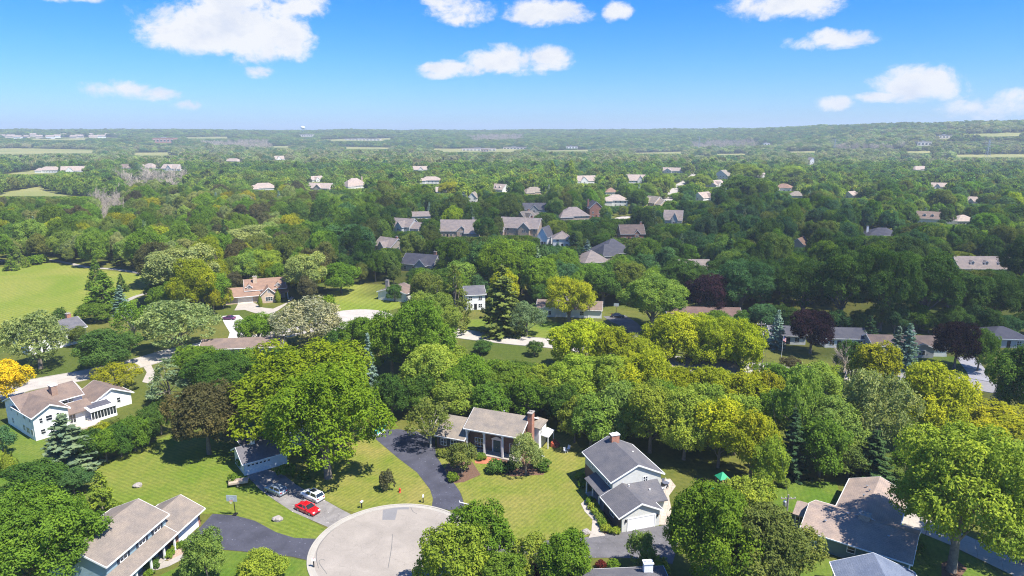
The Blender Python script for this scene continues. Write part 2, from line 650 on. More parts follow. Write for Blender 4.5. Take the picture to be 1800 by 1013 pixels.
# ================================================================== GROUND
def build_ground():
    rs = [0, 40, 80, 130, 200, 300, 450, 700, 1000, 1300, 1600] + list(range(1750, 5400, 130)) + [5800, 6500, 7500, 8800]
    na = 150
    v, f = [], []
    for r in rs:
        for k in range(na):
            a = 2 * math.pi * k / na
            x, y = r * math.sin(a), r * math.cos(a)
            v.append((x, y, terrain(x, y)))
    for i in range(len(rs) - 1):
        for k in range(na):
            k2 = (k + 1) % na
            f.append((i * na + k, i * na + k2, (i + 1) * na + k2, (i + 1) * na + k) if i else (k, na + k2, na + k))
    me = bpy.data.meshes.new('ground')
    me.from_pydata(v, [], f)
    import bmesh
    bm = bmesh.new()
    bm.from_mesh(me)
    bmesh.ops.remove_doubles(bm, verts=bm.verts, dist=.001)
    bmesh.ops.recalc_face_normals(bm, faces=bm.faces)
    for fc in bm.faces:
        if fc.normal.z < 0:
            fc.normal_flip()
        fc.smooth = True
    bm.to_mesh(me)
    bm.free()
    me.materials.append(GRASS_ROUGH)
    tag(link('ground', me), kind='structure')


GRASS_ROUGH = grass('rough_grass', (.075, .105, .018), (.15, .145, .035), 0, 1, 0, .5, .03)
LAWN_A = grass('lawn_dry', (.135, .185, .022), (.235, .215, .06), R(35), .75, .075, .7, .09)
LAWN_B = grass('lawn_green', (.115, .18, .02), (.195, .205, .045), R(-62), .85, .075, .45, .08)
LAWN_C = grass('lawn_field', (.15, .21, .024), (.24, .245, .055), R(12), 2.4, .07, .6, .03)
LAWN_D = grass('lawn_lush', (.085, .155, .018), (.15, .185, .035), R(15), .9, .05, .4, .08)
ASPH = paving('sealed_asphalt', (.062, .063, .083), .12, .3, .28, fleck=1)
ASPH_OLD = paving('old_asphalt', (.215, .2, .19), .45, .5, .25, fleck=1)
ASPH_GREY = paving('grey_asphalt', (.125, .12, .125), .35, .4, .25, fleck=1)
ROAD = paving('road_concrete', (0.29, 0.258, 0.226), .22, .22, .16)
GUTTER = paving('gutter_concrete', (0.36, 0.335, 0.295), .2, .5, .08, 0)
STREET = paving('street_concrete', (0.4, 0.365, 0.325), .3, .3, .12)
DRIVE = paving('drive_concrete', (0.38, 0.34, 0.295), .2, .4, .10, 3.0, R(30))
MEADOW = grass('marsh_meadow', (.19, .22, .07), (.31, .29, .12), 0, 1, 0, .8, .008)
build_ground()

BLOCK = []         # areas where no wild tree may stand: (polygon)


def area(name, pix, z, mat, smooth=0, world=False, kind='structure', block=True):
    pts = pix if world else [G(*q) for q in pix]
    if smooth:
        pts = curve(pts, smooth)
    if block:
        BLOCK.append(np.array(pts))
    return sheet(name, pts, z, mat, kind)


def street(name, pix, w, mat, z=.05, world=False):
    pts = curve(pix if world else [G(*q) for q in pix], 8, False)
    out = band(pts, w)
    BLOCK.append(np.array(band(pts, w + 5)))
    o = sheet(name, out, z, mat, 'structure')
    n = len(pts)
    for side in (out[:n], out[n:][::-1]):          # kerbs either side
        k = MB()
        inner = band(side, .32)
        m = len(side)
        for i in range(m - 1):
            a, b, c, d = inner[i], inner[i + 1], inner[2 * m - 2 - i], inner[2 * m - 1 - i]
            k.prism([(*q, 0.0) for q in (a, b, c, d)], [(*q, z + .11) for q in (a, b, c, d)])
        tag(k.build('kerb', GUTTER), kind='structure')
    return o


# lawns
area('lawn', [(150, 870), (175, 815), (215, 800), (320, 755), (415, 785), (440, 845), (485, 882), (555, 920), (580, 934), (562, 950), (517, 947), (485, 938), (448, 918), (411, 905), (374, 903), (340, 905), (300, 885), (200, 895)], .02, LAWN_B)
area('lawn', [(440, 800), (478, 826), (540, 862), (600, 895), (640, 905), (700, 891), (760, 890), (763, 876), (757, 860), (735, 830), (703, 805), (690, 770), (600, 770), (500, 780)], .02, LAWN_A)
area('lawn', [(764, 800), (793, 845), (811, 868), (816, 885), (830, 902), (870, 952), (1025, 948), (1045, 933), (1046, 914), (1030, 900), (1022, 886), (1036, 870), (1030, 800), (1000, 760), (960, 762), (900, 800), (830, 808)], .02, LAWN_A)
area('lawn', [(-60, 790), (20, 740), (120, 800), (100, 850), (0, 880), (-80, 890)], .02, LAWN_D)
area('park_field', [(-220, 500), (0, 470), (30, 470), (80, 459), (155, 472), (258, 484), (262, 500), (240, 522), (200, 540), (150, 560), (100, 575), (0, 612), (-250, 640)], .02, LAWN_C)
area('lawn', [(583, 548), (575, 515), (620, 500), (690, 500), (705, 540), (660, 555)], .02, LAWN_C)
area('lawn', [(330, 990), (395, 968), (464, 974), (513, 981), (551, 989), (575, 1030), (300, 1060), (240, 1030)], .02, LAWN_D)
area('lawn', [(1355, 850), (1400, 845), (1470, 848), (1480, 880), (1400, 900), (1360, 900)], .02, LAWN_D)
area('lawn', [(1395, 960), (1460, 985), (1480, 1020), (1420, 1080), (1370, 1040)], .02, LAWN_D)
area('lawn', [(1600, 930), (1650, 950), (1720, 985), (1800, 1040), (1800, 1100), (1560, 1100), (1580, 980)], .02, LAWN_D)
area('lawn', [(820, 562), (950, 560), (1010, 575), (1000, 600), (900, 590), (820, 582)], .02, LAWN_B, block=False)
area('lawn', [(1600, 625), (1700, 628), (1720, 660), (1620, 655)], .02, LAWN_D, block=False)

# cul-de-sac
CC, CR = (-18.0, 92.7), 12.5


def ring(r0, r1, z0, z1, a0=0, a1=2 * math.pi, n=90):
    k = MB()
    for i in range(n):
        t0, t1 = a0 + (a1 - a0) * i / n, a0 + (a1 - a0) * (i + 1) / n
        q = [(CC[0] + r * math.cos(t), CC[1] + r * math.sin(t)) for r, t in ((r0, t0), (r1, t0), (r1, t1), (r0, t1))]
        k.prism([(*p, z0) for p in q], [(*p, z1) for p in q])
    return k


area('cul_de_sac_road', [(CC[0] + (CR - .7) * math.cos(t * math.pi / 45), CC[1] + (CR - .7) * math.sin(t * math.pi / 45)) for t in range(90)], .06, ROAD, 0, True)
tag(ring(CR - .72, CR, 0, .075).build('gutter', GUTTER), kind='structure')
tag(ring(CR, CR + .3, 0, .14, R(-62), R(242)).build('kerb', GUTTER), kind='structure')
area('road', [(-25.0, 83), (-12.0, 83.5), (-9, 60), (-24, 60)], .052, ROAD, 0, True)
area('road_patch', [(673, 897), (696, 892.5), (719, 891.5), (718.6, 896), (699, 896.5), (694.4, 914.7), (672, 914.7)], .066, paving('patch', (0.2, 0.195, 0.2), .2, .4, .06))
# sealed cracks in the concrete, dark tar
for line in ([(560, 1000), (556, 980), (560, 962), (572, 945), (590, 928), (612, 912), (640, 902), (655, 898)], [(722, 892), (724, 897), (727, 901), (733, 904)],
             [(575, 1010), (561, 990), (566, 984), (571, 986)], [(690, 940), (688, 965), (682, 1000)]):
    area('road_crack', band(curve([G(*q) for q in line], 5, False), .10), .07, plain('tar', (.14, .135, .13), .8), 0, True)

# driveways and paths
area('driveway', [(433, 836), (458, 862), (485, 881), (514, 900), (555, 918), (583, 930), (620, 906), (600, 896), (570, 879), (540, 864), (520, 852), (500, 836), (478, 828), (464, 826)], .04, ASPH_OLD)
area('driveway', [(660, 772), (700, 806), (733, 831), (756, 861), (761, 877), (759, 892), (790, 897), (817, 893), (813, 877), (808, 864), (792, 841), (775, 815), (766, 800), (764, 772), (733, 759), (700, 755), (665, 756)], .04, ASPH)
area('driveway', [(352, 927), (374, 904), (411, 906), (448, 916), (485, 936), (517, 946), (563, 948), (553, 988), (513, 979), (464, 973), (395, 967), (345, 962), (316, 958)], .04, ASPH)
area('footpath', [(335, 969), (317, 976), (295, 987), (275, 984), (255, 1000), (275, 1003), (297, 996), (319, 985), (340, 976)], .045, CONC)
area('driveway', [(840, 952), (900, 951), (960, 951), (1023, 946), (1093, 934), (1152, 926), (1180, 922), (1192, 955), (1182, 992), (1150, 986), (1100, 981), (1040, 981), (960, 977), (890, 974), (840, 978)], .04, ASPH_GREY)
area('footpath', [(1033, 876), (1021, 886), (1028, 900), (1041.6, 914), (1039.6, 933.6), (1035, 946), (1064, 942), (1054, 927.7), (1052.5, 914), (1037.6, 896), (1031.7, 886), (1040, 878)], .048, DRIVE)
area('patio', [(1160, 843), (1178, 842), (1188, 855), (1176, 872), (1180, 896), (1178, 923), (1158, 923), (1157, 895), (1160, 860)], .045, paving('patio_pavers', (0.42, 0.36, 0.3), .1, .6, .15, .9, R(18)))
area('driveway', [(60.2, 97.5), (66.2, 103.6), (70.0, 98.9), (74.3, 91.9), (82, 82), (77, 78), (71.9, 86.1), (67.4, 93.8), (64.8, 97.0), (62.0, 95.8)], .04, DRIVE, 0, True)
area('brick_path', [(834, 811), (853, 802), (880, 806), (871, 815), (855, 816), (836, 815)], .045, paving('red_pavers', (.42, .15, .085), .1, .8, .2))
for bed in ([(1040, 878), (1032, 888), (1039, 896), (1055, 914), (1058, 930), (1064, 941), (1090, 936), (1086, 925), (1060, 895)],):
    area('garden_bed', bed, .03, plain('mulch', (.13, .075, .05), .95, .3, 4))
MULCH = plain('mulch', (.13, .075, .05))
area('garden_bed', [(777, 830), (792, 850), (815, 848), (845, 835), (830, 812), (790, 812)], .03, MULCH)
area('garden_bed', [(858, 815), (870, 830), (900, 838), (955, 835), (968, 815), (950, 800), (890, 806)], .03, MULCH)
area('garden_bed', [(278, 984), (300, 986), (333, 970), (322, 955), (300, 965)], .03, plain('stone_chip', (.36, .26, .2), .95, .4, 6))
area('garden_bed', [(1655, 990), (1680, 982), (1700, 1000), (1685, 1020), (1655, 1015)], .03, MULCH)

# streets further back
street('street', [(-120, 725), (0, 693), (50, 678), (148, 660), (249, 637), (300, 622), (367, 608), (429, 600), (520, 583), (590, 566)], 8.8, STREET)
bx_, by_ = G(622, 562)
area('turning_circle', [(bx_ + 13.5 * math.cos(t * math.pi / 24), by_ + 13.5 * math.sin(t * math.pi / 24)) for t in range(48)], .056, STREET, 0, True)
area('driveway', [(246, 636), (262, 634), (272, 655), (268, 676), (250, 672), (258, 655)], .06, DRIVE)
street('street', [(745, 578), (822, 589), (900, 598), (1000, 608), (1150, 632), (1330, 648), (1500, 660), (1650, 668), (1760, 684), (1900, 702)], 8.8, STREET)
area('driveway', [(418, 535), (444, 531), (462, 541), (480, 543), (505, 532), (512, 521), (517, 524), (500, 538), (486, 548), (472, 558), (468, 575), (455, 575), (456, 553), (430, 545), (412, 546)], .04, DRIVE)
area('driveway', [(388, 556), (420, 554), (432, 565), (428, 575), (437, 600), (398, 604), (404, 585), (395, 570)], .04, paving('white_concrete', (0.5, 0.475, 0.45), .1, .4, .06))
area('driveway', [(1060, 556), (1100, 555), (1120, 568), (1140, 588), (1138, 620), (1115, 620), (1110, 590), (1095, 575), (1070, 564)], .04, ASPH_GREY)
area('driveway', [(1680, 628), (1714, 626), (1732, 650), (1742, 672), (1706, 670), (1700, 655)], .06, paving('drive_grey', (.44, .42, .42), .2, .4, .1, 3, .2))
area('driveway', [(20, 668), (45, 662), (50, 676), (28, 684)], .06, ASPH_GREY)
area('driveway', [(100, 668), (125, 664), (150, 690), (110, 705)], .06, DRIVE)
area('park_path', band(curve([G(*q) for q in [(-60, 456), (40, 460), (85, 457), (120, 463), (155, 470), (205, 474), (262, 483)]], 5, False), 2.6), .03, CONC, 0, True)
area('park_path', band(curve([G(*q) for q in [(262, 515), (240, 521), (225, 528), (190, 545)]], 5, False), 2.4), .03, CONC, 0, True)
for p, w in (([(1225, 300), (1215, 312), (1195, 325), (1183, 338), (1172, 355)], 9), ([(1075, 392), (1095, 383), (1115, 381)], 9), ([(1155, 297), (1190, 296), (1215, 300)], 9)):
    area('far_street', band(curve([G(*q) for q in p], 5, False), w), .05, STREET, 0, True)
# marsh meadows and fields in the valley
MEADOWS = []
for p in ([(-20, 262), (60, 262), (150, 264), (195, 268), (140, 276), (60, 281), (-20, 278)], [(235, 270), (300, 269), (300, 277), (240, 280)], [(0, 340), (70, 328), (120, 345), (150, 352), (120, 360), (60, 352), (0, 356)],
          [(590, 259), (700, 261), (690, 266), (600, 265)], [(760, 262), (900, 263), (945, 268), (860, 275), (750, 272)], [(1640, 275), (1800, 273), (1840, 278), (1700, 281)], [(1230, 272), (1330, 271), (1300, 276)],
          [(1680, 238), (1810, 235), (1850, 240), (1700, 243)], [(400, 259), (520, 257), (530, 261), (420, 264)], [(950, 266), (1040, 264), (1060, 268), (960, 270)], [(1100, 270), (1215, 267), (1200, 272), (1110, 274)],
          [(1370, 268), (1450, 266), (1450, 270), (1380, 272)], [(1580, 268), (1650, 266), (1640, 271), (1590, 272)], [(0, 246), (180, 243), (200, 246), (20, 250)], [(300, 243), (420, 241), (430, 244), (310, 246)], [(560, 247), (690, 244), (700, 250), (570, 252)],
          [(0, 308), (60, 300), (110, 308), (40, 316)]):
    q = [GT(a, b) for a, b in p]
    BLOCK.append(np.array([(a, b) for a, b, c in q]))
    MEADOWS.append(q)
    # meadow laid over the land's own relief
    import bmesh
    bm = bmesh.new()
    f = bm.faces.new([bm.verts.new((a, b, 0)) for a, b, c in q])
    bmesh.ops.triangulate(bm, faces=bm.faces[:])
    for _ in range(3):
        bmesh.ops.subdivide_edges(bm, edges=bm.edges[:], cuts=1, use_grid_fill=True)
    for v in bm.verts:
        v.co.z = terrain(v.co.x, v.co.y) + (.06 if v.co.length < 1500 else 1.5)
    bmesh.ops.recalc_face_normals(bm, faces=bm.faces[:])
    me = bpy.data.meshes.new('meadow')
    bm.to_mesh(me)
    bm.free()
    me.materials.append(MEADOW)
    tag(link('meadow', me), kind='structure')


# ================================================================== HOUSES
LM = []            # landmarks used to describe trees: (phrase, x, y)
HOUSES = []        # x, y, half width, target sight height


class House:
    def __init__(s, label, xy, deg, wall, roof, short=None, name='house', cat='house', r=9, sight=2.0, trim=None, zoff=0):
        s.o = empty(name, (*xy, zoff), R(deg), label, cat, 'houses of the neighbourhood' if cat == 'house' else None)
        s.wall, s.roof, s.trim = wall, roof, trim or WHITE
        s.deg, s.xy = deg, xy
        if short:
            LM.append((short, xy[0], xy[1]))
        s.r, s.sight = r, sight
        s.roofs = []

    def done(s, cx=0, cy=0):
        t = R(s.deg)
        HOUSES.append((s.xy[0] + cx * math.cos(t) - cy * math.sin(t), s.xy[1] + cx * math.sin(t) + cy * math.cos(t), s.r, s.sight))

    def w2(s, axis, u, v, z):
        return (u, v, z) if axis == 'x' else (v, u, z)

    def gable(s, roof, axis, wall=None, wm=None, rm=None, z0=0, t=.22, trim=True):
        """roof = (u0, u1, v0, v1, eave z, ridge z); u runs along the ridge. wall = (u0, u1, v0, v1)."""
        u0, u1, v0, v1, ze, zr = roof
        vm = (v0 + v1) / 2
        k = MB()
        q = lambda u, v, z: s.w2(axis, u, v, z)
        for va in (v0, v1):
            a = [q(u0, va, ze), q(u0, vm, zr), q(u0, vm, zr - t), q(u0, va, ze - t)]
            b = [q(u1, va, ze), q(u1, vm, zr), q(u1, vm, zr - t), q(u1, va, ze - t)]
            k.prism(a, b)
        ro = k.build('roof', rm or s.roof, s.o)
        s.roofs.append(ro)
        if trim:
            for ue, d in ((u0, -.05), (u1, .05)):
                k = MB()
                for va in (v0, v1):
                    sg = -.02 if va == v0 else .02
                    a = [q(ue, va + sg, ze + .01), q(ue, vm, zr + .012), q(ue, vm, zr - t - .06), q(ue, va + sg, ze - t - .05)]
                    b = [q(ue + d, va + sg, ze + .01), q(ue + d, vm, zr + .012), q(ue + d, vm, zr - t - .06), q(ue + d, va + sg, ze - t - .05)]
                    k.prism(a, b)
                k.build('rake_board', s.trim, ro)
            for va, d in ((v0, -.12), (v1, .12)):
                k = MB()
                a, b = sorted((va, va + d))
                p0, p1 = q(u0 - .03, a, ze - .2), q(u1 + .03, b, ze - .03)
                k.box(min(p0[0], p1[0]), min(p0[1], p1[1]), p0[2], max(p0[0], p1[0]), max(p0[1], p1[1]), p1[2])
                k.build('gutter', s.trim, ro)
        if wall:
            a0, a1, b0, b1 = wall
            sl_ = (zr - ze) / (vm - v0)
            zt = lambda v: ze + sl_ * ((v - v0) if v < vm else (v1 - v)) - t - .02
            pen = lambda u: [q(u, b0, z0), q(u, b1, z0), q(u, b1, zt(b1)), q(u, vm, zr - t - .02), q(u, b0, zt(b0))]
            MB().prism(pen(a0), pen(a1)).build('wall', wm or s.wall, s.o)
        return ro

    def hip(s, roof, wall=None, axis='x', wm=None, rm=None, z0=0, t=.22, inset=None):
        u0, u1, v0, v1, ze, zr = roof
        vm = (v0 + v1) / 2
        ins = (v1 - v0) / 2 if inset is None else inset
        q = lambda u, v, z: s.w2(axis, u, v, z)
        k = MB()
        A, B, C, D = q(u0, v0, ze), q(u1, v0, ze), q(u1, v1, ze), q(u0, v1, ze)
        r0, r1 = q(u0 + ins, vm, zr), q(u1 - ins, vm, zr)
        k.face(A, B, r1, r0).face(B, C, r1).face(C, D, r0, r1).face(D, A, r0)
        lo = [(p[0], p[1], ze - t) for p in (A, B, C, D)]
        hi = [A, B, C, D]
        for i in range(4):
            k.face(hi[i], lo[i], lo[(i + 1) % 4], hi[(i + 1) % 4])
        k.face(*lo)
        ro = k.build('roof', rm or s.roof, s.o)
        s.roofs.append(ro)
        k = MB()
        a, b = q(u0 - .08, v0 - .08, 0), q(u1 + .08, v1 + .08, 0)
        xa, xb, ya, yb = min(a[0], b[0]), max(a[0], b[0]), min(a[1], b[1]), max(a[1], b[1])
        for bx in ((xa, ya, xb, ya + .07), (xa, yb - .07, xb, yb), (xa, ya + .07, xa + .07, yb - .07), (xb - .07, ya + .07, xb, yb - .07)):
            k.box(bx[0], bx[1], ze - t + .02, bx[2], bx[3], ze - .03)
        k.build('gutter', s.trim, ro)
        if wall:
            a0, a1, b0, b1 = wall
            p, r_ = q(a0, b0, z0), q(a1, b1, 0)
            MB().box(min(p[0], r_[0]), min(p[1], r_[1]), z0, max(p[0], r_[0]), max(p[1], r_[1]), ze - t).build('wall', wm or s.wall, s.o)
        return ro

    def slab(s, c, t=.18, mat=None, name='roof'):
        """Single-slope roof: four corners (x, y, z) of its top."""
        ro = MB().prism([(x, y, z - t) for x, y, z in c], c).build(name, mat or s.roof, s.o)
        s.roofs.append(ro)
        return ro

    def chimney(s, x, y, w, d, z0, z1, mat, cap=None, roof=None):
        par = roof or (s.roofs[0] if s.roofs else s.o)
        c = MB().box(x - w / 2, y - d / 2, z0, x + w / 2, y + d / 2, z1).build('chimney', mat, par)
        k = MB().box(x - w / 2 - .1, y - d / 2 - .1, z1, x + w / 2 + .1, y + d / 2 + .1, z1 + .14)
        for i in (-.22, .22):
            k.lathe([(.14, 0), (.14, .3), (.1, .32)], (x + i * w, y, z1 + .14), 8)
        # a cap is part of the chimney
        MBk = k.build('chimney_cap', cap or CONC, s.o)
        return c

    def window(s, face, x, y, z, w, h, lights=2, shutters=None, frame=None):
        """face: outward side of the wall ('-y', '+y', '-x', '+x'); x, y on the wall, z the sill."""
        sx, sy = {'-y': (0, -1), '+y': (0, 1), '-x': (-1, 0), '+x': (1, 0)}[face]
        tx, ty = abs(sy), abs(sx)
        def bar(k, a0, a1, z0_, z1_, d0, d1):
            p = [(x + tx * a + sx * d, y + ty * a + sy * d) for a in (a0, a1) for d in (d0, d1)]
            xs, ys = [i[0] for i in p], [i[1] for i in p]
            k.box(min(xs), min(ys), z0_, max(xs), max(ys), z1_)
        k = MB()
        f = .09
        bar(k, -w / 2 - f, w / 2 + f, z - f, z, .0, .07)
        bar(k, -w / 2 - f, w / 2 + f, z + h, z + h + f, .0, .07)
        bar(k, -w / 2 - f, -w / 2, z, z + h, .0, .07)
        bar(k, w / 2, w / 2 + f, z, z + h, .0, .07)
        for i in range(1, lights):
            a = -w / 2 + w * i / lights
            bar(k, a - .04, a + .04, z, z + h, .0, .06)
        bar(k, -w / 2, w / 2, z + h * .5 - .03, z + h * .5 + .03, .0, .055)
        o = k.build('window', frame or s.trim, s.o)
        k = MB()
        bar(k, -w / 2, w / 2, z, z + h, .0, .03)
        k.build('pane', GLASS, o)
        if shutters:
            for sg in (-1, 1):
                k = MB()
                a = sg * (w / 2 + f + .26)
                bar(k, a - .22, a + .22, z - .05, z + h + .05, .0, .05)
                k.build('shutter', shutters, o)
        return o

    def garage_door(s, face, x, y, w, h=2.15, mat=None, windows=False):
        sx, sy = {'-y': (0, -1), '+y': (0, 1), '-x': (-1, 0), '+x': (1, 0)}[face]
        tx, ty = abs(sy), abs(sx)
        def bar(k, a0, a1, z0_, z1_, d0, d1):
            p = [(x + tx * a + sx * d, y + ty * a + sy * d) for a in (a0, a1) for d in (d0, d1)]
            xs, ys = [i[0] for i in p], [i[1] for i in p]
            k.box(min(xs), min(ys), z0_, max(xs), max(ys), z1_)
        k = MB()
        bar(k, -w / 2 - .15, -w / 2, 0, h + .15, 0, .09)
        bar(k, w / 2, w / 2 + .15, 0, h + .15, 0, .09)
        bar(k, -w / 2, w / 2, h, h + .15, 0, .09)
        o = k.build('garage_door', s.trim, s.o)
        rows = 4
        for i in range(rows):
            k = MB()
            z0_ = .02 + i * (h - .02) / rows
            bar(k, -w / 2, w / 2, z0_, z0_ + (h - .02) / rows - .03, 0, .045)
            k.build('panel', mat or WHITE, o)
        if windows:
            n = max(4, int(w / .65))
            for i in range(n):
                a = -w / 2 + (i + .5) * w / n
                k = MB()
                bar(k, a - .2, a + .2, h * .8, h * .93, 0, .055)
                k.build('door_glass', GLASS, o)
        return o

    def door(s, face, x, y, w=1.0, h=2.1, mat=None):
        sx, sy = {'-y': (0, -1), '+y': (0, 1), '-x': (-1, 0), '+x': (1, 0)}[face]
        p = [(x + abs(sy) * a + sx * d, y + abs(sx) * a + sy * d) for a in (-w / 2, w / 2) for d in (0, .06)]
        xs, ys = [i[0] for i in p], [i[1] for i in p]
        o = MB().box(min(xs), min(ys), .15, max(xs), max(ys), .15 + h).build('door', mat or BLACK, s.o)
        hx, hy = x + abs(sy) * w * .38 + sx * .1, y + abs(sx) * w * .38 + sy * .1
        MB().box(hx - .04, hy - .04, 1.1, hx + .04, hy + .04, 1.22).build('handle', STEEL, o)
        return o

    def part(s, name, mb, mat, parent=None):
        return mb.build(name, mat, parent or s.o)


SH_TAN = shingle('shingle_tan', (.255, .22, .185))
SH_GREY = shingle('shingle_grey', (.13, .128, .142))
SH_BROWN = shingle('shingle_brown', (.205, .155, .13))
SH_TAUPE = shingle('shingle_taupe', (.33, .26, .22))
SH_WEATH = shingle('shingle_weathered', (.235, .2, .172))
SH_BLUE = shingle('shingle_blue', (.15, .18, .25))
SH_RED = shingle('shingle_red', (.27, .175, .13))
SH_PALE = shingle('shingle_pale', (.37, .305, .265))
SH_DARK = shingle('shingle_dark', (.1, .1, .12))
SH_MAROON = shingle('shingle_maroon', (.15, .1, .09))
BR_DARK = brickmat('brick_brown', (.13, .065, .045), (.17, .09, .06), (.2, .17, .14))
BR_RED = brickmat('brick_red', (.36, .12, .065), (.42, .17, .10), (.4, .34, .28))
BR_TAN = brickmat('brick_tan', (.5, .37, .26), (.56, .43, .31), (.55, .48, .4))
SD_WHITE = siding('siding_white', (.83, .83, .83))
SD_CREAM = siding('siding_cream', (.66, .66, .62))
SD_SHADE = siding('siding_shaded_side', (.42, .48, .46))  # side wall's shade put into a darker, greenish siding colour
SD_TEAL = siding('siding_teal', (.11, .19, .20))
SD_TAN = siding('siding_tan', (.5, .44, .36))
SD_BLUE = siding('siding_blue_grey', (.3, .42, .48))
SD_GREY = siding('siding_grey', (.4, .4, .4))
NAVY = plain('navy_shutter', (.03, .045, .07), .5)
TEALD = plain('teal_door', (.03, .09, .10), .45)


def white_column(h, x, y, z1, r=.17, square=True):
    k = MB().box(x - r, y - r, .1, x + r, y + r, z1 - .15)
    k.box(x - r - .07, y - r - .07, .0, x + r + .07, y + r + .07, .22)
    k.box(x - r - .07, y - r - .07, z1 - .3, x + r + .07, y + r + .07, z1)
    h.part('column', k, WHITE)


# ---- brick house with portico
h = House('brown brick house with tall white columns and brick chimney behind the dark driveway', (-9.6, 125.0), -22, BR_DARK, SH_TAN, 'the white-columned brick house')
ra = h.gable((0, 12.1, 0, 10.2, 5.15, 7.55), 'x', (.35, 11.75, 2.2, 9.8))
h.gable((-6.2, .45, -.55, 9.6, 2.85, 5.35), 'x', (-5.9, .3, -.05, 9.2))
h.part('entablature', MB().box(.3, .12, 4.72, 11.8, .6, 4.98), WHITE)
for cx in (.6, 4.35, 8.25, 11.5):
    white_column(h, cx, .36, 4.74)
h.part('porch_floor', MB().box(.3, -.1, 0, 11.8, 2.2, .22), CONC)
for wx in (2.4, 9.9):
    h.window('-y', wx, 2.2, .75, 1.7, 1.7, 3)
for wx in (2.4, 6.3, 9.9):
    h.window('-y', wx, 2.2, 4.05, 1.2, .75, 2)
h.part('door_surround', MB().box(5.25, 2.06, .2, 5.5, 2.2, 2.9).box(7.1, 2.06, .2, 7.35, 2.2, 2.9).box(5.15, 2.02, 2.75, 7.45, 2.2, 3.0)
       .prism([(5.15, 2.02, 3.0), (5.15, 2.2, 3.0), (7.45, 2.2, 3.0), (7.45, 2.02, 3.0)], [(6.2, 2.02, 3.5), (6.2, 2.2, 3.5), (6.4, 2.2, 3.5), (6.4, 2.02, 3.5)]), WHITE)
h.door('-y', 5.9, 2.18, .78, 2.45, TEALD)
h.door('-y', 6.7, 2.18, .78, 2.45, TEALD)
h.window('-y', -4.4, -.05, .8, 1.1, 1.35, 2, NAVY)
h.window('-y', -2.2, -.05, .8, 1.1, 1.35, 2, NAVY)
h.chimney(12.5, 4.6, .9, 1.45, 0, 8.6, BR_RED, None, ra)
h.gable((11.6, 13.9, 6.1, 11.4, 4.9, 5.6), 'y', None, rm=SH_TAN) if False else None
h.part('sun_room', MB().box(11.76, 6.2, 0, 13.6, 10.6, 4.6), SD_WHITE)
h.slab([(11.5, 6.0, 5.1), (13.9, 6.0, 4.75), (13.9, 10.9, 4.75), (11.5, 10.9, 5.1)])
h.slab([(13.6, 7.4, 2.95), (15.2, 7.4, 2.65), (15.2, 11.2, 2.65), (13.6, 11.2, 2.95)], mat=WHITE, name='porch_roof')
h.window('+x', 13.6, 7.4, 3.1, 1.0, 1.1)
for (px_, py_) in ((15.05, 7.6), (15.05, 11.0)):
    h.part('post', MB().box(px_ - .08, py_ - .08, 0, px_ + .08, py_ + .08, 2.6), WHITE)
REDW = plain('red_stain', (.42, .09, .05), .7)
for i in range(5):
    h.part('step', MB().box(15.3 + i * .28, 8.6, 0, 15.3 + (i + 1) * .28, 10.6, 1.0 - i * .2), REDW)
h.part('roof_vent', MB().lathe([(.12, 0), (.12, .3), (.18, .34), (.05, .42)], (6.5, 5.3, 7.45), 8), STEEL)
h.done(5, 5)

# ---- grey two-storey house with garage
h = House('pale two-storey house with charcoal roofs and white double garage beside the curving path', (17.39, 97.02), 18, SD_CREAM, SH_GREY, 'the charcoal-roofed two-storey house')
h.gable((-.6, 6.4, -.75, 7.3, 0, 0), 'y') if False else None
h.gable((-.35, 6.6, -.7, 7.2, 2.85, 4.75), 'y', (0, 6.9, 0, 6.72), wm=SD_CREAM)
rb = h.gable((6.25, 18.0, 1.0, 11.1, 5.3, 7.7), 'y', (6.55, 17.6, 1.5, 10.6), wm=SD_CREAM)
h.part('brick_front', MB().box(-.02, .3, .02, .08, 6.7, 2.5), BR_DARK)
h.part('side_siding', MB().box(1.43, 6.6, 3.2, 1.5, 17.55, 5.0), SD_SHADE)  # thin sheet over the left wall, its shade painted in
h.part('brick_base', MB().box(1.42, 6.8, 0, 1.5, 17.5, 3.2), BR_DARK)
h.slab([(-.7, 6.4, 2.85), (1.5, 6.4, 3.75), (1.5, 13.1, 3.75), (-.7, 13.1, 2.85)], name='porch_roof')
h.slab([(6.3, 2.2, 2.85), (9.5, 2.2, 2.85), (9.9, 6.6, 4.4), (4.2, 6.6, 4.4)], name='roof')
h.part('rear_wing', MB().box(6.8, 2.9, 0, 9.2, 6.6, 2.7), SD_CREAM)
h.part('porch_floor', MB().box(-.5, 6.8, 0, 1.42, 13.0, .15), CONC)
for py_ in (7.6, 10.2, 12.7):
    h.part('post', MB().box(-.5, py_ - .09, .1, -.32, py_ + .09, 2.7), WHITE)
h.garage_door('-y', 3.45, 0, 4.7, 2.15)
for lx in (.65, 6.3):
    h.part('wall_lantern', MB().box(lx - .1, -.2, 1.75, lx + .1, -.02, 2.2), BLACK)
h.window('-y', 7.6, 6.55, 3.95 + .3, .75, .9, 2)
for wy in (8.0, 8.7, 14.2, 14.9):
    h.window('-x', 1.43, wy, 3.95, .5, .7, 1)
h.window('-x', -.02, 3.4, 1.1, 1.3, 1.0, 2)
h.window('-x', 1.42, 9.0, .9, 1.4, 1.2, 2)
h.door('-x', 1.42, 11.2)
h.chimney(6.4, 16.0, 1.5, .9, 5.8, 8.8, BR_RED, WHITE, rb)
h.part('roof_vent', MB().lathe([(.1, 0), (.1, .35), (.16, .4)], (8.6, 13.0, 6.2), 8), WHITE)
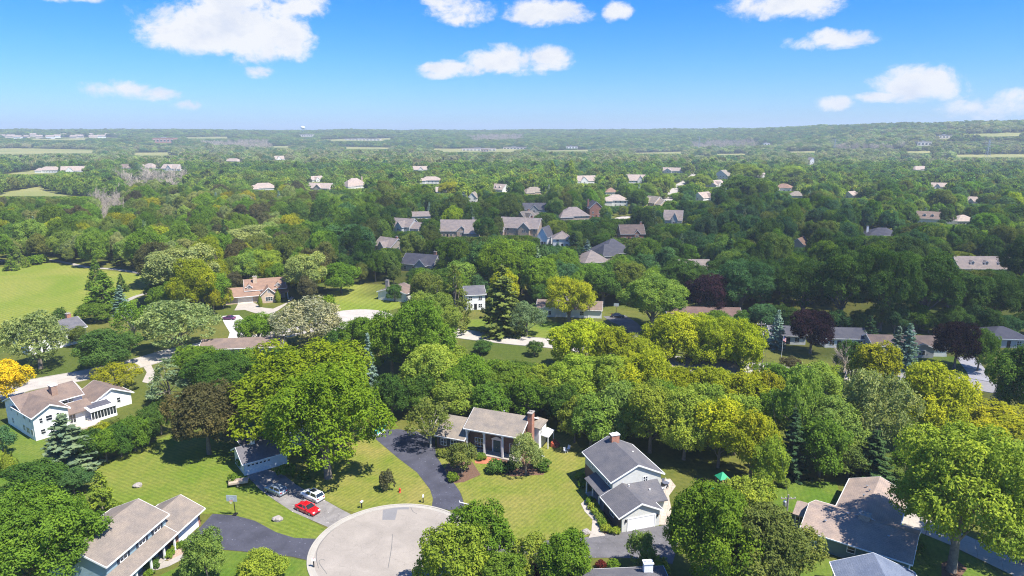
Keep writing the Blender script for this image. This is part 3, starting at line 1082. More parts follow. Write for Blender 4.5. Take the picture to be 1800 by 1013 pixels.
h.part('roof_vent', MB().lathe([(.1, 0), (.1, .35), (.16, .4)], (3.9, 5.4, 4.5), 8), WHITE)
h.part('roof_vent', MB().lathe([(.1, 0), (.1, .35), (.16, .4)], (7.4, 4.6, 3.5), 8), WHITE)
h.done(5, 9)

# ---- ranch with T-shaped brown roof
h = House('low teal ranch house with a T-shaped weathered brown roof', (44.04, 93.66), -36, SD_TEAL, SH_TAUPE, 'the teal ranch house')
rc = h.gable((0, 15.1, 0, 10.4, 2.8, 4.75), 'x', (.5, 14.6, .5, 9.9))
h.gable((7.0, 21.5, 3.1, 12.3, 2.85, 4.65), 'y', (8, 21.0, 3.6, 11.8))
h.slab([(-2.1, 4.2, 2.6), (0.4, 4.2, 2.6), (.4, 6.6, 3.75), (-2.1, 6.6, 3.75)])
h.slab([(-2.1, 6.6, 3.75), (.4, 6.6, 3.75), (.4, 9.0, 2.6), (-2.1, 9.0, 2.6)])
h.part('screen_porch', MB().box(-1.8, 4.6, 0, .5, 8.7, 2.5), SD_GREY)
h.window('-y', -.8, 4.6, .6, 1.6, 1.6, 3)
for wx, w in ((2.0, 1.3), (7.2, 1.0), (11.2, 1.3)):
    h.window('-y', wx, .5, 1.3, w, .95, 1)
h.window('+x', 14.6, 3.2, 1.0, 1.6, 1.2, 3)
h.part('white_bay', MB().box(14.6, 1.0, .0, 14.68, 9.4, 2.5), SD_WHITE)
h.garage_door('+x', 11.8, 14.6, 4.8)
h.chimney(7.9, 5.4, 1.5, 1.2, 4.0, 5.4, plain('stone_chimney', (.32, .29, .26), .9, .3, 4), None, rc)
for vx, vy, vz in ((2.9, 6.2, 4.3), (3.0, 2.6, 3.7), (5.6, 5.0, 4.7), (11.5, 3.3, 3.9), (7.0, 15.5, 4.4), (6.5, 13.3, 4.3), (6.4, 17.2, 4.1)):
    h.part('roof_vent', MB().lathe([(.1, 0), (.1, .3), (.2, .34), (.2, .38)], (vx, vy, vz), 8), STEEL)
h.done(7, 10)

# ---- blue-roofed house, cut by the lower edge
h = House('house with a slate-blue shingle roof at the bottom edge below the teal ranch', (49.9, 83.9), -12, SD_CREAM, SH_BLUE, 'the slate-blue roof')
h.gable((-12, .35, -5.2, 5.6, 2.9, 5.1), 'y', (-11.6, 0, -4.8, 5.2))
h.done(0, -5)

# ---- two-storey house with double-level brown roof, bottom left
h = House('two-level house with weathered brown roof, white garage door and brick piers beside dark driveway', (-50.22, 99.3), 81, SD_BLUE, SH_WEATH, 'the two-level brown-roofed house')
# local frame: +x runs away from the camera along the front, -y faces the driveway
rd = h.gable((-19.0, -5.85, 1.1, 10.9, 5.3, 7.45), 'x', (-18.6, -6.3, 1.5, 10.5), wm=SD_BLUE)
h.gable((-6.6, .4, -.55, 7.6, 2.8, 4.85), 'x', (-6.5, 0, .25, 7.2), wm=BR_RED)
h.slab([(-19.0, -.55, 2.8), (-6.55, -.55, 2.8), (-6.55, 1.48, 3.82), (-19.0, 1.48, 3.82)], name='porch_roof')
h.part('lower_wall', MB().box(-18.6, 1.4, 0, -6.6, 1.5, 3.6), SD_BLUE)
h.part('eave_gutter', MB().box(-19.0, -.68, 2.58, -6.6, -.56, 2.77), WHITE)
h.part('porch_floor', MB().box(-18.6, -.2, 0, -6.6, 1.4, .14), CONC)
for cx in (-7.1, -9.5, -12.4, -15.4):
    h.part('post', MB().box(cx - .12, -.3, .1, cx + .12, -.06, 2.6), WHITE)
h.garage_door('-y', -3.1, .25, 4.7, 2.15, windows=True)
for lx in (-.35, -5.9):
    h.part('wall_lantern', MB().box(lx - .08, .05, 1.7, lx + .08, .23, 2.1), BLACK)
for wx in (-8.3, -11.6, -15.4):
    h.window('-y', wx, 1.5, 3.95, 1.3, .85, 2, NAVY)
for wx in (-11.0, -15.6):
    h.window('-y', wx, 1.4, .7, 2.0, 1.4, 3)
h.door('-y', -8.3, 1.4)
for vx, vy, vz in ((-15.5, 7.3, 6.7), (-15.9, 8.2, 6.3)):
    h.part('roof_vent', MB().lathe([(.1, 0), (.1, .4), (.18, .44)], (vx, vy, vz), 8), STEEL)
h.done(-9, 5)

# ---- white house, left
h = House('large white clapboard house with brown roofs and glazed sun room', (-97.88, 129.9), 54, SD_WHITE, SH_BROWN, 'the big white clapboard house')
re = h.gable((-.25, 12.0, 5.4, 15.4, 5.25, 7.3), 'x', (0.05, 11.7, 5.9, 14.9))
h.gable((-.45, 10.2, -.35, 6.9, 5.2, 7.15), 'y', (0, 8.0, 0, 6.5))
h.gable((4.15, 13.0, 12.6, 21.9, 2.8, 5.25), 'y', (4.6, 12.5, 13.1, 21.4))
h.slab([(6.6, 2.2, 2.65), (12.6, 2.2, 2.65), (12.6, 5.88, 4.0), (6.6, 5.88, 4.0)], name='porch_roof')
h.part('lower_wing', MB().box(6.5, 3.0, 0, 13.2, 5.88, 2.6), SD_WHITE)
h.slab([(10.7, .1, 2.65), (16.4, .1, 2.65), (16.4, 4.6, 3.15), (10.7, 4.6, 3.15)], mat=WHITE, name='sun_room_roof')
h.slab([(11.3, 1.4, 2.86), (15.8, 1.4, 2.86), (15.8, 4.0, 3.16), (11.3, 4.0, 3.16)], .06, SH_DARK, 'roof_membrane')
h.part('sun_room', MB().box(10.9, .35, 0, 16.2, 4.6, .6).box(10.9, .35, 2.3, 16.2, 4.6, 2.46), WHITE)
for i in range(9):
    x_ = 10.95 + i * .64
    h.part('mullion', MB().box(x_ - .05, .35, .6, x_ + .05, .47, 2.3), WHITE)
h.part('sun_room_glass', MB().box(10.95, .4, .6, 16.15, .44, 2.3).box(16.1, .45, .6, 16.14, 4.5, 2.3), GLASS)
for wx, wz, w, hh in ((1.4, 3.55, .55, 1.0), (2.9, 3.6, 1.1, 1.1), (4.6, 3.9, .5, .8), (1.5, 1.1, .8, 1.0), (4.6, 1.1, .8, 1.0)):
    h.window('-y', wx, 0, wz, w, hh, 1)
for wy, wz, w in ((1.6, 3.8, .7), (4.4, 3.8, .8), (1.3, 1.0, 1.0), (3.4, .9, 1.4), (5.4, 1.0, 1.0), (8.0, 3.6, .8), (11.5, 3.8, .8), (11.5, 1.0, .8)):
    h.window('-x', 0 if wy < 5.9 else .05, wy, wz, w, 1.2, 2)
h.window('-y', 8.3, 5.9, 4.1, .9, .9, 1)
h.window('-y', 9.4, 5.9, 4.1, .9, .9, 1, None)
h.window('-y', 18.6, 4.6, 1.3, .7, 1.1, 1)
h.window('-y', 8.0, 3.0, .4, 1.6, 1.8, 3)
h.chimney(7.1, 8.0, 1.2, 1.5, 5.6, 8.2, plain('brown_brick', (.3, .2, .15), .9, .25, 4), WHITE, re)
h.part('deck', MB().box(6.9, -1.8, 0, 12.0, 2.2, .35), plain('deck_wood', (.5, .43, .36), .8))
h.done(9, 8)

# ---- white garage under the big locust
h = House('white-sided house with grey roof and garage tucked under the spreading locust', (-49.44, 115.38), 37, SD_WHITE, SH_GREY, 'the white garage house')
rf = h.gable((-.5, 8.5, -.85, 6.6, 2.8, 4.75), 'x', (0, 8, 0, 6.0))
h.gable((4.2, 10.5, 1.8, 7.2, 2.6, 3.9), 'y', (5, 10, 2.2, 6.8))
h.gable((6.5, 16, 6.2, 13.5, 4.9, 6.6), 'x', (7, 15.5, 6.3, 13))
h.garage_door('-y', 2.7, 0, 4.4, 2.1, windows=True)
h.window('-x', 0, 3.4, .9, .7, 1.2, 1)
h.window('-x', 7.0, 9.0, 3.2, .9, 1.2, 2, NAVY)
h.chimney(2.6, 2.9, .7, .7, 4.2, 5.5, WHITE, WHITE, rf)
h.done(6, 4)

# ---- bottom centre roof with white chimney
gx, gy = G(1105, 1013, 3)
h = House('grey hipped roof with white chimney at the bottom edge in front of the garage drive', (gx - 9, gy - 9), 4, SD_CREAM, SH_GREY, None, r=6)
rg = h.hip((0, 15, 0, 10.4, 2.9, 4.7), (.5, 14.5, .5, 9.9))
h.chimney(12.2, 8.3, 1.2, .8, 2.6, 5.0, WHITE, WHITE, rg)
h.done(6, 4)

# ---- tan brick house with dormers
h = House('tan brick house with red-brown roof, dormers and cream garage door on a pale drive', (-101.4, 245.05), 22, BR_TAN, SH_RED, 'the dormered tan house', r=14, sight=0)
rh = h.gable((2.5, 17.5, 1.2, 13.0, 4.4, 7.6), 'x', (3, 17, 4.0, 12.5), z0=0)
h.gable((-4.6, 8, -1.0, 9.0, 2.8, 5.4), 'x', (-4.2, 7.8, 0, 8.5))
h.gable((-2.8, 7, 7.7, 14.0, 3.0, 5.9), 'y', (-2.4, 7, 8.2, 13.5))
h.slab([(13.5, 1.2, 2.8), (18.2, 1.2, 2.8), (18.2, 4.6, 4.6), (13.5, 4.6, 4.6)], name='porch_roof')
h.garage_door('-y', 2.6, 0, 4.9, 2.2, plain('cream_door', (.78, .7, .58), .5))
h.window('-y', 10.9, -2.4, .8, 2.4, 1.4, 3)
h.window('-y', 10.9, -2.4, 4.0, .6, .6, 1)
for dx in (4.3, 14.6):
    h.gable((1.9, 6, dx - 1.1, dx + 1.1, 5.5, 6.6), 'y', (2.2, 6, dx - .9, dx + .9), z0=4.3, t=.14)
    h.window('-y', dx, 2.2, 4.75, .7, .9, 2)
h.chimney(6.6, 5.2, 1.5, 1.0, 4.5, 8.8, BR_TAN, None, rh)
for px_ in (14.5, 17.8):
    h.part('post', MB().box(px_ - .1, 1.4, 0, px_ + .1, 1.6, 2.6), WHITE)
h.done(7, 5)


def simple_house(label, px, py, w, d, deg, wall, roof, kind='gable', ze=3.0, zr=5.4, chim=None, wing=None, cross=None, dormers=0, garage=False, short=None, sight=1.0, r=None, vis=True, rows=1, open_gar=False):
    """Houses further off: main block, optional wing and cross gable, chimney, dormers and windows."""
    x, y = G(px, py)
    h = House(label, (x, y), deg, wall, roof, short, r=r or w * .6, sight=sight)
    if kind == 'gable':
        rm = h.gable((-w / 2 - .4, w / 2 + .4, -.4, d + .4, ze, zr), 'x', (-w / 2, w / 2, 0, d))
    elif kind == 'gabley':
        rm = h.gable((-.4, d + .4, -w / 2 - .4, w / 2 + .4, ze, zr), 'y', (0, d, -w / 2, w / 2))
    else:
        rm = h.hip((-w / 2 - .5, w / 2 + .5, -.5, d + .5, ze, zr), (-w / 2, w / 2, 0, d))
    if wing:
        wx0, wx1, wy0, wy1, we, wr = wing
        if kind == 'hip':
            h.hip((wx0 - .4, wx1 + .4, wy0 - .4, wy1 + .4, we, wr), (wx0, wx1, wy0, wy1), inset=min((wx1 - wx0) / 2, (wy1 - wy0) / 2) * .9)
        else:
            h.gable((wx0 - .4, wx1 + .4, wy0 - .4, wy1 + .4, we, wr), 'x', (wx0, wx1, wy0, wy1))
    if cross:
        cx, cw, out, ce, cr = cross
        h.gable((-out - .35, d * .5, cx - cw / 2 - .4, cx + cw / 2 + .4, ce, cr), 'y', (-out, d * .5, cx - cw / 2, cx + cw / 2))
        h.window('-y', cx, -out, ce - 2.0, min(1.8, cw * .5), 1.2, 2)
    for i in range(dormers):
        dx = -w / 2 + (i + 1) * w / (dormers + 1)
        zb = ze + (zr - ze) * .3
        h.gable((d * .12, d * .5, dx - .9, dx + .9, zb + 1.1, zb + 1.9), 'y', (d * .14, d * .5, dx - .75, dx + .75), z0=zb - .4, t=.14)
        h.window('-y', dx, d * .14, zb + .15, .7, .8, 1)
    nw = max(2, int(w / 4))
    for rrow in range(rows):
        for i in range(nw):
            wx = -w / 2 + (i + .5) * w / nw
            if cross and abs(wx - cross[0]) < cross[1] / 2 + .5 and cross[2] > 0:
                continue
            if garage and rrow == 0 and i == nw - 1:
                continue
            h.window('-y', wx, 0, .9 + 2.7 * rrow, 1.2, 1.3, 2)
    if kind != 'hip':
        h.window('+x', w / 2, d * .5, max(1.0, ze - 1.6), 1.1, 1.1, 2)
        h.window('-x', -w / 2, d * .5, max(1.0, ze - 1.6), 1.1, 1.1, 2)
    if garage:
        h.garage_door('-y', w / 2 - w / nw / 2, 0, min(4.6, w / nw), 2.1)
    else:
        h.door('-y', -w / 2 + w / nw, 0)
    if chim:
        cx, cmat, ch = chim
        h.chimney(cx, d * .55, 1.2, 1.0, ze, zr + ch, cmat, None, rm)
    h.done(0, d / 2)
    return h


# row along the middle street and beyond
simple_house('white house with grey roof hidden behind the silvery round tree at the left edge', 105, 612, 16, 9, 60, SD_WHITE, SH_GREY, 'gable', 4.6, 7.2, (6, BR_RED, 1.2), None, None, 0, False, 'the grey-roofed white house', 0)
simple_house('low house with long brown roof showing above the trees by the street', 425, 628, 22, 8, 8, SD_TAN, SH_BROWN, 'gable', 2.8, 4.6, (8, CONC, .9), sight=3)
simple_house('tan house with low brown gable and pale chimney at the lawn edge', 710, 520, 12, 9, 160, SD_CREAM, SH_BROWN, 'gabley', 3.2, 5.2, (4.2, CONC, 1.6), short='the tan house by the round lawn', sight=0)
simple_house('narrow white two-storey colonial with black shutters between dark conifers', 836, 545, 7, 9, 12, SD_WHITE, SH_GREY, 'gable', 5.6, 8.0, None, rows=2, short='the white colonial', sight=0)
simple_house('long low white ranch with brown roof and open-ended garage behind the lime-green locust', 1000, 558, 22, 9, -8, SD_WHITE, SH_BROWN, 'gable', 2.9, 5.0, (-1, SD_WHITE, .9), None, (-7, 5, .6, 2.9, 4.6), 0, True, 'the long white ranch', 0)
simple_house('low ranch with maroon roof behind the yellow-green trees', 1238, 570, 24, 9, -4, SD_WHITE, SH_MAROON, 'gable', 2.8, 4.8, None, short='the maroon-roofed ranch', sight=2)
simple_house('small pale blue-grey house beside the blue spruce and flagpole', 1385, 606, 10, 8, -6, SD_WHITE, SH_GREY, 'gable', 2.9, 4.8, None, short='the house by the flagpole', sight=1)
simple_house('white ranch with blue-grey roof right of the left purple maple', 1486, 612, 12, 8, -4, SD_WHITE, SH_GREY, 'gable', 3.0, 5.2, None, sight=0)
simple_house('olive-grey ranch with white bay window and white chimney behind the two blue spruces', 1598, 626, 20, 9, -4, SD_GREY, SH_BROWN, 'gable', 2.9, 4.9, (2.5, SD_WHITE, 1.1), None, (2.5, 6.5, 1.6, 2.9, 4.4), 0, True, 'the ranch with the white bay', 0)
simple_house('dark hipped roof house at the right edge past the second purple maple', 1772, 612, 11, 10, -8, SD_GREY, SH_DARK, 'hip', 2.9, 5.3, None, sight=2)
simple_house('low tan-roofed house with small white chimney deep in the yellow-green belt', 1225, 672, 22, 9, -4, SD_TAN, SH_TAN, 'gable', 2.9, 5.0, (9.5, WHITE, 1.0), sight=3.2)
# second and third rows
M = [
    ('dark slate roof house with brick chimney below the left forest edge', 733, 478, 16, 9, -12, SD_GREY, SH_DARK, 'gable', 3.4, 6.4, (6.5, BR_RED, 1.2), 1.5),
    ('grey gabled house with brick chimney among trees left of centre', 672, 445, 13, 9, -28, SD_TAN, SH_PALE, 'gable', 3.6, 6.6, (5.0, BR_RED, .8), 2.5),
    ('tall house with grey roof and cream end wall left of the pale flat-roofed neighbour', 702, 412, 15, 10, -30, SD_CREAM, SH_PALE, 'gable', 4.8, 8.2, None, 2),
    ('house with pale low roof above its tall-roofed neighbour', 742, 390, 15, 10, 12, SD_CREAM, SH_PALE, 'gable', 4.0, 6.0, None, 2.5),
    ('wide tan brick house with two front gables and grey roof facing the camera', 806, 418, 22, 10, -4, BR_TAN, SH_PALE, 'gable', 4.0, 8.6, (8.5, SD_GREY, 1.0), 0),
    ('large brick house with grey roof, row of dormers and arched entry', 910, 416, 25, 12, -8, BR_TAN, SH_PALE, 'gable', 5.2, 9.4, (6.5, BR_RED, 1.2), 0),
    ('grey gabled house half hidden behind the dormered brick house', 942, 378, 19, 10, 10, SD_GREY, SH_GREY, 'gable', 4.4, 7.6, None, 2),
    ('white steep gable end beside the dark spruces', 953, 432, 6, 9, -20, SD_WHITE, SH_GREY, 'gabley', 4.6, 8.8, None, 1),
    ('pale blue two-storey house behind the dark spruces', 988, 436, 10, 9, -10, SD_WHITE, SH_PALE, 'hip', 5.0, 7.8, None, 1),
    ('large grey hipped house with tan walls left of the red brick gable', 1012, 392, 20, 12, 8, BR_TAN, SH_PALE, 'hip', 4.8, 9.0, (-9, BR_RED, .5), 2),
    ('tall red brick gable house with chimney in the middle distance', 1048, 384, 10, 12, 10, BR_RED, SH_GREY, 'gabley', 7.4, 11.0, (-4.6, BR_RED, 1.0), 1),
    ('cream two-storey hipped house behind the red brick gable', 1082, 364, 20, 12, -5, SD_CREAM, SH_PALE, 'hip', 5.6, 8.8, None, 1),
    ('pale hipped roof in front of the larger grey hipped roof', 1050, 474, 13, 11, 20, SD_TAN, SH_PALE, 'hip', 3.4, 7.0, None, 2.6),
    ('large grey hipped roof behind the pale hipped roof', 1088, 458, 17, 13, 12, SD_TAN, SH_GREY, 'hip', 3.6, 8.2, None, 2.6),
    ('brown-roofed brick house with a small white front gable and end chimney', 1112, 424, 14, 9, 12, BR_RED, SH_BROWN, 'gable', 4.2, 7.8, (5.8, BR_RED, 1.2), 2),
    ('steep pale gables beside the dark purple tree right of centre', 1182, 398, 12, 9, -20, SD_CREAM, SH_PALE, 'gable', 4.2, 8.8, None, 2),
    ('pale metal-grey roof deep in the shaded wood', 1222, 488, 13, 9, -4, SD_CREAM, SH_PALE, 'gable', 3.4, 6.2, None, 3.2),
    ('white-roofed bungalow left of the twin pale roofs far left of centre', 465, 338, 26, 12, 5, SD_CREAM, SH_PALE, 'hip', 4.2, 8, None, 2.5),
    ('cream house with wide front behind the left bungalow', 558, 338, 28, 12, -8, SD_TAN, SH_PALE, 'gable', 4.2, 8, None, 2.5),
    ('steep pale hipped house with tall brick chimney in the sunlit belt', 630, 334, 24, 14, 20, SD_CREAM, SH_PALE, 'hip', 4.8, 10.5, (10, BR_TAN, 1.0), 2),
    ('broad cream two-storey house right of the steep hipped roof', 757, 326, 26, 12, 4, SD_CREAM, SH_PALE, 'hip', 6, 9, None, 2),
    ('small pale house with dormers in the lime-green trees', 873, 340, 16, 10, -20, SD_CREAM, SH_PALE, 'gable', 4, 8, None, 1.5),
    ('pale roofed house with brick chimney among the lime trees', 942, 345, 20, 10, 20, BR_TAN, SH_TAN, 'hip', 4, 7.5, None, 2),
    ('cream house with broad white roof in the sunlit belt right of centre', 1030, 325, 28, 12, 10, SD_CREAM, SH_PALE, 'gable', 4.4, 9, None, 2),
    ('pale cross-gabled house with tall chimney near the curving street', 1118, 325, 22, 14, -10, SD_CREAM, SH_PALE, 'gable', 5, 10, (-8, BR_TAN, 1.0), 2),
    ('long low pale house above the curving street', 1178, 305, 36, 10, -3, SD_CREAM, SH_PALE, 'gable', 4, 7.5, (8, CONC, 1), 1),
    ('pink-roofed house with gable facing the camera at the street corner', 1266, 316, 20, 16, -12, SD_CREAM, SH_TAN, 'gabley', 5, 10.5, None, 1),
    ('pale stepped house in front of the pink-roofed corner house', 1268, 332, 22, 14, 18, SD_CREAM, SH_PALE, 'gable', 4.4, 8, None, 2),
    ('white house with grey wing at the near end of the corner row', 1245, 356, 16, 10, 30, SD_WHITE, SH_PALE, 'gable', 4.2, 7.8, None, 2),
    ('orange-roofed house with white walls among the dark oaks', 1374, 338, 18, 11, -6, SD_WHITE, SH_RED, 'hip', 4.6, 7.6, None, 1.5),
    ('dark blue hipped roof with white chimney beside the yellow trees', 1556, 424, 17, 10, -4, SD_GREY, SH_DARK, 'hip', 3.6, 6.2, (-8, WHITE, .6), 3),
    ('grey roof house with dormers and brick end chimney right of the yellow trees', 1630, 396, 14, 9, -6, SD_CREAM, SH_BROWN, 'gable', 4.4, 7.8, (6, BR_RED, 1.1), 2),
    ('pale blue-white long house with three small gables at the right edge', 1735, 486, 24, 10, -3, SD_WHITE, SH_PALE, 'gable', 3.4, 6.8, None, 2.6),
    ('small white house on the far right slope below the ridge trees', 1652, 335, 16, 10, -6, SD_WHITE, SH_PALE, 'gable', 4, 7, None, 2),
    ('blue-grey roof house under the conifers on the right', 1622, 302, 30, 12, -4, SD_GREY, SH_PALE, 'hip', 4, 7.5, None, 2),
    ('pale house with bright drive at the right in the shaded trees', 1700, 398, 14, 10, -14, SD_CREAM, SH_PALE, 'hip', 3.6, 6.2, None, 1.5),
    ('white gabled cottage on the far right among round trees', 1708, 362, 12, 9, -20, SD_WHITE, SH_PALE, 'gable', 3.8, 6.6, None, 2.2),
    ('pale roofed house at the far left edge of the suburb', 85, 304, 32, 14, 5, SD_CREAM, SH_PALE, 'hip', 4, 8, None, 2.5),
    ('broad pale gable roof left of the grey twin gables', 130, 305, 34, 14, 12, SD_CREAM, SH_PALE, 'gable', 4, 9, None, 2.5),
    ('small brown roof between the pale far-left houses', 213, 299, 22, 14, -15, SD_TAN, SH_BROWN, 'gable', 4, 8, None, 2.5),
    ('pale peaked house behind the dead trees on the left', 258, 299, 26, 14, 5, SD_CREAM, SH_PALE, 'hip', 4, 9, None, 2.5),
    ('grey and white twin-gabled house behind the dead trees', 297, 302, 30, 14, -10, SD_CREAM, SH_PALE, 'gable', 5, 10, None, 1.5),
    ('pale roof far off beside the marsh meadow', 405, 287, 36, 14, 5, SD_CREAM, SH_PALE, 'hip', 4, 8, None, 3),
    ('small white roofed house far off left of the oak clump', 495, 283, 26, 14, 20, SD_WHITE, SH_PALE, 'gable', 4, 9, None, 3),
    ('tiny pale house far off between round trees', 738, 303, 24, 12, -5, SD_CREAM, SH_PALE, 'gable', 4, 8, None, 3),
    ('brick-chimneyed tan roof peeping out left of the lime columns', 932, 392, 11, 8, 25, BR_TAN, SH_TAN, 'gable', 4, 7, (3, BR_RED, 1), 3),
    ('narrow cream gable end beside the pale blue spruce', 830, 358, 8, 12, -20, SD_CREAM, SH_TAN, 'gabley', 5, 8.5, None, 1.5),
    ('small cream house glimpsed above the white bungalow row', 560, 322, 18, 10, 30, SD_CREAM, SH_PALE, 'gable', 4.4, 7.5, None, 2),
    ('pinkish small roof left of the long low pale house', 1075, 345, 12, 9, -30, SD_CREAM, SH_RED, 'hip', 4, 7, None, 2),
    ('grey roofed cottage behind the sunlit lime trees right of the street', 1340, 316, 16, 10, 15, SD_CREAM, SH_PALE, 'gable', 4, 7.5, None, 2),
    ('small tan gable deep in the dark oaks below the orange roof', 1400, 446, 8, 8, -10, SD_TAN, SH_RED, 'gabley', 4, 7, None, 3.4),
    ('pale cottage left of the two yellow trees', 1505, 352, 12, 9, 20, SD_CREAM, SH_PALE, 'gable', 4, 7, None, 2.4),
    ('cream corner house far right of the belt', 1400, 352, 14, 9, -25, SD_CREAM, SH_TAN, 'hip', 4.2, 7, None, 2.4),
    ('low cream house beside the sunlit lime tree over the brick house', 780, 344, 15, 9, 18, SD_CREAM, SH_PALE, 'gable', 4, 7.2, None, 2.6),
    ('steep tan roofed house between the red brick gable and curving street', 1140, 366, 13, 10, -28, BR_TAN, SH_TAN, 'gable', 4.6, 8.4, None, 2.4),
    ('white chapel-like house with steep roof at the wood edge far right', 1428, 290, 14, 16, 20, SD_WHITE, SH_PALE, 'gabley', 6, 12, None, 0),
]
for i, (lab, px, py, w, d, deg, wl, rf_, kind, ze, zr, ch, sight) in enumerate(M):
    rr = random.Random(i * 13 + 1)
    if 'three small gables' not in lab:
        deg = deg + (rr.uniform(-32, 32) if i > 16 else rr.uniform(-12, 12))
    d, zr = d * 1.2, ze + (zr - ze) * 1.35
    wing = cross = None
    dm = 0
    if kind == 'gable':
        if 'two front gables' in lab:
            cross = (2.0, 6, .5, 4.0, 7.2); wing = (w / 2 - 7, w / 2 + 1.5, -3.5, 5, 3.2, 6.2)
        elif 'row of dormers' in lab:
            cross = (4.5, 7, 2.5, 5.2, 9.0); dm = 0; wing = (-w / 2 - 6, -w / 2 + 4, -3, 8, 3.2, 6.6)
        elif 'three small gables' in lab:
            dm = 3
        elif 'dormers' in lab:
            dm = 2
        elif 'small white front gable' in lab:
            cross = (2.5, 3.2, .4, 4.2, 6.6)
        elif 'low roof' not in lab and 'metal' not in lab:
            cross = (rr.uniform(-w * .25, w * .25), w * .32, rr.uniform(.5, 3), ze, zr - 1.0)
            if rr.random() < .6:
                wing = (w / 2 - .5, w / 2 + 6, 1, d - 1, ze - .8, zr - 2.0)
    elif kind == 'hip' and w > 15:
        wing = (-w / 2 - 2, -w / 2 + 7, -3.5, d * .6, ze - .4, zr - 1.8)
    simple_house(lab, px, py, w, d, deg, wl, rf_, kind, ze, zr, ch, wing, cross, dm, i % 3 == 0, None, max(0, sight - .5), rows=2 if ze > 4.6 else 1)
LM += [('the dormered brick mansion', *G(910, 416)), ('the red brick gable', *G(1048, 384)), ('the grey twin-gabled house', *G(297, 302)), ('the dark slate roof', *G(733, 478)), ('the dark blue hipped roof', *G(1556, 424)),
       ('the orange-roofed house', *G(1374, 338)), ('the pale three-gabled house', *G(1735, 486)), ('the pale hipped roof', *G(1050, 474)), ('the pale metal-grey roof', *G(1222, 488)), ('the park field', *G(120, 500))]


# ================================================================== TREES: shapes
def mesh_np(name, V, F, mats, var=None, smooth=False):
    me = bpy.data.meshes.new(name)
    V = np.asarray(V, np.float32)
    F = np.asarray(F, np.int32)
    n, k = F.shape
    me.vertices.add(len(V))
    me.vertices.foreach_set('co', V.ravel())
    me.loops.add(n * k)
    me.loops.foreach_set('vertex_index', F.ravel())
    me.polygons.add(n)
    me.polygons.foreach_set('loop_start', np.arange(0, n * k, k, dtype=np.int32))
    me.update(calc_edges=True)
    for m in mats:
        me.materials.append(m)
    if var is not None:
        a = me.attributes.new('var', 'FLOAT', 'POINT')
        a.data.foreach_set('value', np.asarray(var, np.float32))
    return me


def unit(a):
    return a / (np.linalg.norm(a, axis=1, keepdims=True) + 1e-9)


def cards(C, N, ln, wd, var):
    """One pointed four-cornered leaf spray per row."""
    n = len(C)
    t = unit(np.cross(N, rng.normal(size=(n, 3))))
    b = unit(np.cross(N, t))
    ln = (np.ones(n) * ln * rng.uniform(.7, 1.3, n))[:, None]
    wd = (np.ones(n) * wd * rng.uniform(.7, 1.3, n))[:, None]
    bend = N * (ln * .25)
    V = np.stack([C + t * ln - bend, C + b * wd, C - t * ln - bend, C - b * wd], 1).reshape(-1, 3)
    F = np.arange(n * 4).reshape(-1, 4)
    return V, F, np.repeat(var, 4)


def rdirs(n):
    return unit(rng.normal(size=(n, 3)))


def lobes_round(W, H, base, nl, lump, top=1.0):
    rx, z0 = W / 2, base * H
    rz, cz = (H - z0) / 2, (H + z0) / 2
    out = []
    ga = math.pi * (3 - math.sqrt(5))
    for i in range(nl):
        zz = 1 - (i + .5) / nl * 1.62
        a = i * ga + rng.uniform(-.35, .35)
        rr = math.sqrt(max(0, 1 - zz * zz))
        d = np.array([rr * math.cos(a), rr * math.sin(a), zz])
        k = rng.uniform(.44, .80)
        r = lump * rng.uniform(.55, 1.3) * min(rx, rz * 1.25)
        out.append((np.array([0, 0, cz]) + d * np.array([rx, rx, rz]) * k, r, d))
    out.append((np.array([0, 0, cz + rz * .1]), min(rx, rz) * .6, np.array([0, 0, 1.])))
    return out


def lobes_cone(W, H, base, nl, lump, power=.8):
    out = []
    for i in range(nl):
        t = (i + .5) / nl
        a = i * 2.4 + rng.uniform(-.5, .5)
        rr = (W / 2) * (1 - t) ** power * rng.uniform(.55, .8)
        z = base * H + (H * .97 - base * H) * t
        d = np.array([math.cos(a), math.sin(a), .25])
        out.append((np.array([rr * math.cos(a), rr * math.sin(a), z]), lump * W * (1.15 - t) * rng.uniform(.8, 1.2), d / np.linalg.norm(d)))
    return out


def crown(lobes, clump, leaf, per, flat=.5, up=.5, jit=.55, cut=-.35, asp=.55, thin=1.0):
    C, N, VR = [], [], []
    for c, r, d in lobes:
        n = max(6, int(4 * math.pi * r * r / (clump * clump) * 1.25 * thin))
        dirs = rdirs(n)
        keep = (dirs @ d > cut) & (dirs[:, 2] > -.75)
        dirs = dirs[keep]
        pos = c + dirs * (r * rng.uniform(.70, 1.16, len(dirs)))[:, None] * np.array([1, 1, .92])
        lv = rng.uniform(0, .45)
        for p, q in zip(pos, dirs):
            off = rng.normal(size=(per, 3)) * clump * .33
            off -= q * (off @ q)[:, None] * (1 - flat)
            nn = unit(q * .8 + np.array([0, 0, up]) + rng.normal(size=(per, 3)) * jit)
            C.append(p + off)
            N.append(nn)
            VR.append(np.clip(lv + rng.uniform(0, .35) + rng.uniform(-.12, .3, per), 0, 1))
    C, N, VR = np.concatenate(C), np.concatenate(N), np.concatenate(VR)
    C[:, 2] = np.maximum(C[:, 2], .15)
    return cards(C, N, leaf, leaf * asp, VR)


